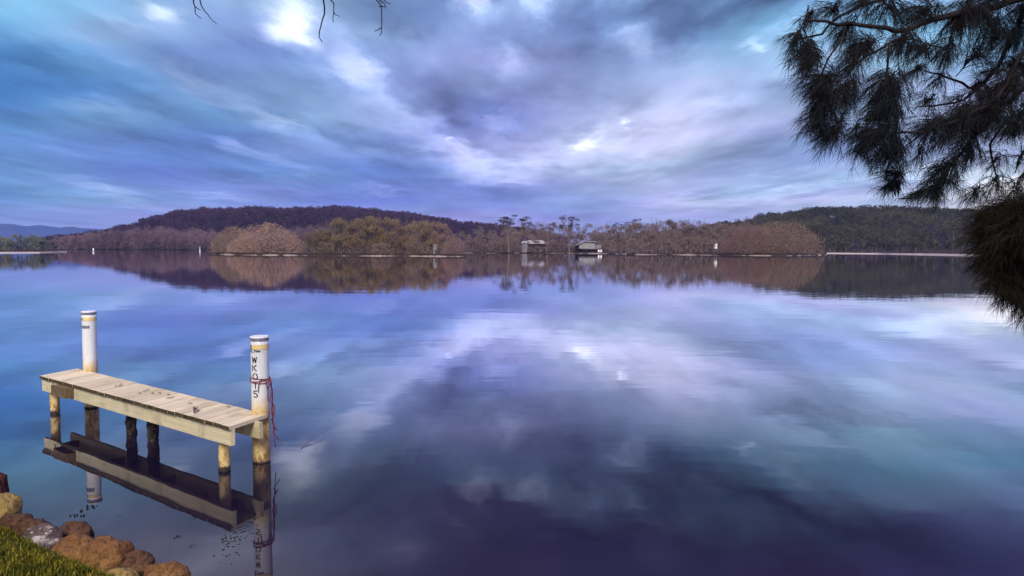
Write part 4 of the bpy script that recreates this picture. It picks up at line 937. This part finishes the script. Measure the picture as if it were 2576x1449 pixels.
def boulder(x, y, zc, wpx, asp, hgt, mt, label, seed, rot=0.0, boxy=0.0):
    c = on(x, y, zc); s = wpx/FPX*c.y*.5/1.04
    q = MB(); nu, nv = 56, 30; vs_ = []
    for j in range(nv+1):
        ph = math.pi*j/nv
        for i in range(nu):
            th_ = 2*math.pi*i/nu; d = Vector((math.sin(ph)*math.cos(th_), math.sin(ph)*math.sin(th_), math.cos(ph)))
            if boxy: mm = max(abs(d.x), abs(d.y), abs(d.z)); d = d*(1-boxy)+d/mm*boxy*.85
            r = 1+.24*noise.noise(d*1.4+Vector((seed*7.1, 0, 0)))+.10*noise.noise(d*3.5+Vector((seed, 3, 0)))+.025*noise.noise(d*9+Vector((seed, 0, 5)))
            v = Vector((d.x*s*r, d.y*s*asp*r, d.z*hgt*r)); v.rotate(Matrix.Rotation(rot, 3, 'Z')); vs_.append(c+v)
    fs = [(j*nu+i, (j+1)*nu+i, (j+1)*nu+(i+1) % nu, j*nu+(i+1) % nu) for j in range(nv) for i in range(nu)]
    q.add(vs_, fs); return tag(q.build('boulder', mt, smooth=True, loc=c), label, 'rock', 'boulders along the bank')
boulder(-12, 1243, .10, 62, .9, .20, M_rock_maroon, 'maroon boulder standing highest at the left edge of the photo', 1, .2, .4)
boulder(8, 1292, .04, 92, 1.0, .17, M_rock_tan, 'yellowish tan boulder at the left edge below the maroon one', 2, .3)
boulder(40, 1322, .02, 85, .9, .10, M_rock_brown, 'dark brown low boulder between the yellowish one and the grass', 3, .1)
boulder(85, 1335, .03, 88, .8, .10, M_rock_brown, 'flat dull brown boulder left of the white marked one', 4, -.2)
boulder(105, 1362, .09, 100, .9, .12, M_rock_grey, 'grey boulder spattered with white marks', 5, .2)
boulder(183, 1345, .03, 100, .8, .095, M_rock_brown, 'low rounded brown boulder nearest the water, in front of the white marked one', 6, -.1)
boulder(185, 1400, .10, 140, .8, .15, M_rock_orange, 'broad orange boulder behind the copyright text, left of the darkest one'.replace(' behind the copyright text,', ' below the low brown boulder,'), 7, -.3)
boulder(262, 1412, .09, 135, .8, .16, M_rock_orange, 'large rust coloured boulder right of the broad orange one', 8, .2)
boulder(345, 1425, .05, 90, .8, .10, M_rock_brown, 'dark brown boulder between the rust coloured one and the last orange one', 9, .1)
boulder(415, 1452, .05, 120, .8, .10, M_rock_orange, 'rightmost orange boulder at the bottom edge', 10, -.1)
boulder(300, 1468, .14, 100, .8, .10, M_rock_tan, 'pale orange boulder on the bottom edge beside the grass', 11, .1)
rs = random.Random(8)
for i, (x, y, s, lab) in enumerate([(60, 1352, .05, 'biggest broken white shell on the grey boulder'), (80, 1340, .03, 'small shell behind the biggest one on the grey boulder'), (105, 1330, .045, 'upright pale shell at the back of the grey boulder'), (115, 1342, .03, 'shell just in front of the upright pale one'), (70, 1362, .03, 'shell fragment in front of the biggest one'), (128, 1335, .025, 'rightmost shell at the right end of the grey boulder'), (95, 1382, .035, 'cream shell lying in the grass edge left of the orange boulder'), (110, 1384, .03, 'cream shell next to the orange boulder'), (50, 1366, .028, 'leftmost shell, at the grass edge of the grey boulder')]):
    p = on(x, y, .19); q = MB(); s *= .42
    pts = [p+Vector((s*math.cos(a)*rs.uniform(.6, 1.2), s*.7*math.sin(a)*rs.uniform(.6, 1.2), rs.uniform(-.3, .3)*s)) for a in [k*1.047 for k in range(6)]]; tp = p+Vector((0, 0, s*.5))
    q.add(pts+[tp, p-Vector((0, 0, s*.3))], [(k, (k+1) % 6, 6) for k in range(6)]+[((k+1) % 6, k, 7) for k in range(6)])
    tag(q.build('shell', M_shell, loc=p), lab or 'small white shell fragment on the grey boulder', 'shell', 'white shells among the boulders' if lab else 'small shell fragments on the grey boulder')

# clumps of weed and debris on the water
def clump(x, y, s, label, seed, asp=.6):
    p = on(x, y, .0); rr = random.Random(seed); q = MB()
    for _ in range(6):
        s_k = 0; c = p+Vector((rr.uniform(-1, 1)*s, rr.uniform(-1, 1)*s*1.3, 0)); r = s*rr.uniform(.22, .45); k = 7
        pts = [c+Vector((r*math.cos(a)*rr.uniform(.7, 1.3), r*math.sin(a)*rr.uniform(.7, 1.3), -.01)) for a in [i*6.283/k for i in range(k)]]
        q.add(pts+[c+Vector((0, 0, r*asp))], [(i, (i+1) % k, k) for i in range(k)])
    tag(q.build('weed_clump', M_speck, loc=p), label, 'weed', 'dark weed clumps on the water')
clump(222, 1279, .05, 'largest dark weed clump, at the foot of the left pile reflection', 1, 1); clump(205, 1297, .028, 'small weed clump just below the largest one', 2, 1.3)
clump(181, 1300, .03, 'weed clump nearest the boulders, left of two small ones', 3, 1.3); clump(180, 1283, .03, 'faint weed clump above the one nearest the boulders', 8, .2)
clump(299, 1298, .02, 'lone small weed speck between the left pile reflection and the jetty reflection', 4, .8); clump(447, 1352, .03, 'weed clump below the jetty reflection, left one of two', 5, 1.0)
clump(483, 1373, .028, 'weed clump below the jetty reflection, right and lower one of two', 6, .8); clump(496, 1302, .022, 'weed clump touching the lower edge of the jetty reflection', 7, 1)
q = MB(); rr = random.Random(12)
for _ in range(120):
    t = rr.random(); x = 560+t*85+rr.gauss(0, 12); y = 1372-t*75+abs(rr.gauss(0, 22))-14; p = on(x, y, .001); s = rr.uniform(.003, .0085)
    k = 6; pts = [p+Vector((s*1.5*math.cos(a)*rr.uniform(.6, 1.3), s*1.2*math.sin(a)*rr.uniform(.6, 1.3), 0)) for a in [i*1.047 for i in range(k)]]; q.add(pts+[p+Vector((0, 0, s*.5))], [(i, (i+1) % k, k) for i in range(k)])
tag(q.build('floating_debris', M_speck), 'scatter of dark specks floating beside the right pile reflection', 'debris', kind='stuff')
p = on(757, 1127, .004); e = on(818, 1085, .03); q = MB(); q.tube([p, p.lerp(e, .4)+Vector((0, 0, .012)), p.lerp(e, .75)+Vector((.01, 0, .03)), e], [.004, .003, .0025, .001], 5)
q.tube([p, p+Vector((-.02, .07, .01))], .003, 4); tag(q.build('floating_twig', M_leafdry, loc=p), 'thin bent twig lying on the water right of the lettered pile', 'twig')

# ------------------------------------------------------------------ dead twigs hanging from the bare tree overhead
YT = 4.0
def tz(zx, zy): return at((650+zx*.3494)/1.4907, zy*.2344, YT)
over = empty('bare_overhanging_tree', (-5.2, .4, .6)); tag(over, 'leafless tree with thin dead twigs hanging into the top of the view', 'tree')
q = MB(); q.tube([(-5.2, .4, .5), (-5.1, .6, 1.6), (-4.9, 1.1, 3.0), (-4.5, 1.8, 4.4)], [.20, .16, .14, .11], 12); part(q, 'trunk', M_bark_grey, over, True)
q = MB(); q.tube([(-4.5, 1.8, 4.4), (-3.6, 3.0, 4.75), (-2.4, 3.8, 4.7), (-1.2, 4.1, 4.6), (-.2, 4.2, 4.55), (.6, 4.3, 4.6)], [.10, .075, .06, .045, .03, .01], 10); part(q, 'limb', M_bark_grey, over, True)
def twig(lines, r):
    q = MB()
    for i, ln in enumerate(lines):
        pts = [tz(*p) for p in ln]
        if ln[0][1] == 0: 
            d = (pts[0]-pts[1]).normalized(); pts = [pts[0]+Vector((-.06, .05, .88)), pts[0]+d*.3+Vector((0, .02, .1))]+pts
        fine = [pts[0]]
        for a, b_ in zip(pts, pts[1:]): fine += [a.lerp(b_, .5)+Vector((0, 0, 0)), b_]
        n = len(fine); q.tube(fine, [r*(1-.65*k/n)*(1 if i == 0 else .7) for k in range(n)], 5)
    part(q, 'twig', M_twig, over, True)
twig([[(218,0),(215,30),(232,70),(235,145),(262,170),(300,197)],[(232,70),(265,95),(298,110)]], .0048)
twig([[(285,0),(300,60),(335,120),(375,160),(385,180),(420,218),(465,255)]], .0045)
twig([[(1610,0),(1622,80),(1622,150),(1600,210),(1570,330),(1563,400),(1600,450)]], .0062)
twig([[(1690,0),(1722,35),(1722,130),(1712,190),(1717,240)],[(1722,130),(1735,155),(1788,178)]], .0048)
twig([[(2180,0),(2235,65),(2237,290),(2232,360),(2210,385)],[(2232,295),(2190,325),(2155,333)],[(2205,70),(2280,72),(2284,100)]], .0048)
twig([[(2220,0),(2260,30),(2280,72)],[(2205,0),(2235,35),(2258,28)]], .0042)
twig([[(2260,0),(2290,30),(2333,40)]], .004)

# ------------------------------------------------------------------ she-oak overhanging from the right
rn = random.Random(21)
oak = empty('she_oak_tree', (7.4, 4.6, .5)); tag(oak, 'dark she-oak with drooping needle foliage overhanging the water at right', 'tree')
q = MB(); q.tube([(7.4, 4.6, .3), (7.2, 4.8, 1.6), (6.9, 5.2, 3.2), (6.5, 5.6, 5.0), (6.2, 5.9, 7.0), (6.1, 6.0, 9.0)], [.28, .23, .19, .15, .10, .04], 14); part(q, 'trunk', M_bark_dark, oak, True)
def zo(zx, zy, Y): return at(1905+zx*.3704, zy*.3704, Y)
LB = [ # limb polylines in enlarged-crop points with depth
 ([(2400,-180,6.2),(1811,-20,6.4),(1560,70,6.5),(1350,95,6.4),(1200,130,6.4),(1050,190,6.3),(930,210,6.2),(820,185,6.1),(700,172,6.0),(540,170,6.0),(400,140,5.9),(330,130,5.9)], .055),
 ([(1050,195,6.3),(960,270,6.2),(860,320,6.1),(760,370,6.1),(640,450,6.0),(600,560,5.9)], .022),
 ([(1500,-160,6.6),(1000,-40,6.4),(800,10,6.3),(700,40,6.2),(560,110,6.2),(440,230,6.1),(300,260,6.0),(220,290,6.0)], .030),
 ([(2500,-100,6.0),(1811,60,6.6),(1780,150,6.7),(1720,250,6.7),(1690,330,6.8),(1620,480,6.9),(1540,560,6.9),(1440,600,6.9),(1330,540,6.9),(1230,500,6.8),(1130,480,6.8)], .042),
 ([(1540,560,6.9),(1400,680,6.8),(1250,710,6.7),(1130,720,6.7),(1060,750,6.7)], .022),
 ([(2500,100,6.2),(1811,350,6.4),(1700,560,6.5),(1560,720,6.5),(1350,820,6.4),(1150,900,6.3),(900,900,6.3),(700,860,6.2)], .040),
 ([(2500,400,6.4),(1811,600,6.6),(1600,800,6.7),(1450,950,6.7),(1330,1100,6.7),(1220,1250,6.7),(1100,1340,6.7),(960,1350,6.7)], .034),
 ([(1700,800,6.9),(1580,980,6.9),(1600,1110,6.9),(1620,1190,7.0),(1740,1220,7.0)], .020),
 ([(600,200,6.0),(480,400,5.9),(420,600,5.9),(400,800,5.9),(480,950,5.9)], .014),
 ([(2600,900,6.0),(2100,1250,5.9),(1850,1500,5.9),(1650,1750,6.0),(1560,1950,6.0)], .03),
 ([(1350,100,6.4),(1300,300,6.5),(1180,420,6.5)], .018), ([(900,300,6.1),(880,500,6.2),(860,700,6.2),(900,900,6.2)], .018),
]
for pts, r in LB:
    P_ = [zo(*p) for p in pts]; fine = [P_[0]]
    for a, b_ in zip(P_, P_[1:]):
        fine += [a.lerp(b_, .5)+Vector((rn.uniform(-1, 1), rn.uniform(-1, 1), rn.uniform(-1, 1)))*.015, b_]
    n = len(fine); q = MB(); q.tube(fine, [r*.7*(1-.8*k/n) for k in range(n)], 7); part(q, 'branch', M_bark_dark, oak, True)
EL = [(330,125,55,6,.8),(260,290,80,6,1),(340,380,100,6,1.1),(330,420,90,5.9,1),(420,540,115,5.9,1.5),(460,690,125,5.9,1.7),(400,830,100,5.9,1.4),(490,930,95,5.9,1.3),(590,640,105,6,1.3),(560,820,60,6,.5),
 (880,610,135,6.3,1.8),(860,760,130,6.3,1.9),(800,920,135,6.3,1.7),(900,1030,120,6.4,1.7),(930,1180,95,6.5,1.3),(880,1270,60,6.6,.9),(700,1020,90,6.3,1.1),(640,900,60,6.3,.6),
 (1150,880,110,6.4,1.5),(1330,840,120,6.5,1.8),(1480,850,135,6.6,2.0),(1600,730,135,6.6,1.8),(1700,600,130,6.6,1.8),(1420,1040,95,6.7,1.4),(1270,1170,110,6.7,1.8),(1180,1310,95,6.8,1.8),(1330,1260,50,6.8,.5),
 (1110,330,105,6.4,1.1),(1270,370,90,6.5,1.1),(980,300,110,6.2,1.1),(700,320,130,6.1,1.3),(580,230,100,6.1,.9),(480,70,80,6.1,.8),(700,40,90,6.2,.8),(900,80,110,6.3,.9),(1100,90,130,6.4,1.3),(1400,140,140,6.5,1.8),(1600,200,120,6.6,1.2),
 (1500,350,130,6.7,.7),(1790,450,100,6.7,1.0),(1700,880,95,6.8,.9),(1780,1040,70,6.9,.45),(1600,1260,90,7.0,.7),(1450,1330,80,7.0,.7),(1760,1320,90,7.0,.7),(1750,250,110,6.7,1.4),(1600,480,90,6.8,.8),(1220,560,90,6.7,.45),(1150,700,90,6.7,.5),
 (620,480,80,6.0,.8),(1560,20,110,6.5,1.3),(1800,60,100,6.6,1.3),(1060,500,70,6.4,.6),(1250,980,70,6.5,.5),(1080,1080,60,6.5,.35),(1500,620,90,6.9,.8),(1350,680,70,6.8,.5),(1060,1330,60,6.8,.6),
 (1900,800,140,6.7,1.6),(1950,500,150,6.6,1.4),(2000,200,150,6.5,1.4),(2150,900,160,6.9,1.4),(1950,1150,120,7.0,1.0),(1600,1100,90,6.9,.45),
 # low bushy part hanging to the water
 (1800,1480,110,7.6,2.2),(1650,1460,80,7.7,1.4),(1700,1580,130,7.6,2.6),(1850,1640,150,7.6,3.0),(1620,1700,110,7.7,2.0),(1740,1780,130,7.7,2.6),(1860,1860,130,7.7,2.6),(1700,1920,100,7.7,1.9),(1560,1840,60,7.7,.7),(1800,2010,90,7.7,1.5),(1680,2050,70,7.7,.6),(1800,2110,70,7.7,.5),
 (2050,1600,200,7.5,2.4),(2050,1900,180,7.6,2.2),(1560,1570,70,7.8,.8),(1500,1480,60,7.8,.5),(1490,1570,80,7.8,.6),(1520,1670,90,7.8,.8),(1500,1770,70,7.8,.5),(1600,1430,70,7.7,1.2),(1700,1400,80,7.6,1.6),(1850,1400,90,7.6,1.8),(1980,1450,120,7.6,1.8),(1650,1500,110,7.7,1.6),(1600,1930,80,7.7,.8),(1850,2150,80,7.7,.8)]
def needle(q, p, d, l, w):
    d = d.normalized(); s = d.cross(Vector((rn.gauss(0, 1), rn.gauss(0, 1), rn.gauss(0, 1)))).normalized()*w
    m1 = p+d*l*.5; d2 = (d+Vector((0, 0, -.45))).normalized(); e = m1+d2*l*.5
    q.add([p-s, p+s, m1+s*.85, m1-s*.85, e], [(0, 1, 2, 3), (3, 2, 4)])
q_up = MB(); q_low = MB(); tw = MB()
limbs = [[zo(*p) for p in pts] for pts, r in LB]
for (zx, zy, r, Y, dens) in EL:
    Y = Y-1.7 if zy >= 1395 else Y; c = zo(zx, zy, Y); k = Y/FPX*.3704; R = r*k; low = zy >= 1395; dens = dens*.85 if low else dens; nt = int(46*dens*(r/100)**1.6)+5
    best = min((p for lb in limbs for p in lb), key=lambda p: (p-c).length)
    outd = (c-best); outd.z -= .06; outd.x -= .08; outd = outd.normalized() if outd.length > .02 else Vector((-.5, 0, -.8))
    for _ in range(nt):
        o = Vector((rn.gauss(0, 1), rn.gauss(0, 1.5), rn.gauss(0, 1))).normalized()*R*(1.28 if low else 1.22)*rn.random()**.55
        p0 = c+o; rad = (o.normalized()*.6+outd*.5+Vector((-.10, 0, -.25))).normalized(); tl = rn.uniform(.10, .2)
        st_ = p0-rad*tl*.7; tw.tube([st_, p0-rad*tl*.2+Vector((0, 0, .01)), p0+rad*tl*.3], [.0035, .0025, .0012], 3, False)
        if rn.random() < .30:
            bb = c+(best-c)*rn.uniform(.1, .9); tw.tube([bb, st_.lerp(bb, .5)+Vector((0, 0, .02)), st_], [.005, .004, .003], 4, False)
        for i in range(17):
            t = rn.random(); b0 = st_.lerp(p0+rad*tl*.3, t); d = rad*.7+Vector((rn.gauss(0, .5), rn.gauss(0, .5), rn.gauss(0, .45)-.35)); needle(q_low if low else q_up, b0, d, rn.uniform(.08, .19), rn.uniform(.0009, .0016))
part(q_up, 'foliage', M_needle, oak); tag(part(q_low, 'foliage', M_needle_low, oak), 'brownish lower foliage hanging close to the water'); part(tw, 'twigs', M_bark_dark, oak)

# ------------------------------------------------------------------ air: far things fade to blue violet
HAZE = 1
if HAZE:
    mb = MB(); mb.box((-5900, -80, -1.0), (11800, 0, 0), (0, 6000, 0), (0, 0, 260)); m = bpy.data.materials.new('haze_air'); m.use_nodes = True; t = m.node_tree; t.nodes.clear()
    pv = t.nodes.new('ShaderNodeVolumePrincipled'); pv.inputs['Color'].default_value = (.50, .58, 1.0, 1); pv.inputs['Density'].default_value = .00008; pv.inputs['Anisotropy'].default_value = 0
    o = t.nodes.new('ShaderNodeOutputMaterial'); t.links.new(pv.outputs[0], o.inputs['Volume']); hz = mb.build('haze', m); tag(hz, 'thin bluish evening haze over the water and far shore', 'haze', kind='stuff')
    sc.cycles.volume_bounces = 1
sc.cycles.max_bounces = 6; sc.cycles.transparent_max_bounces = 8
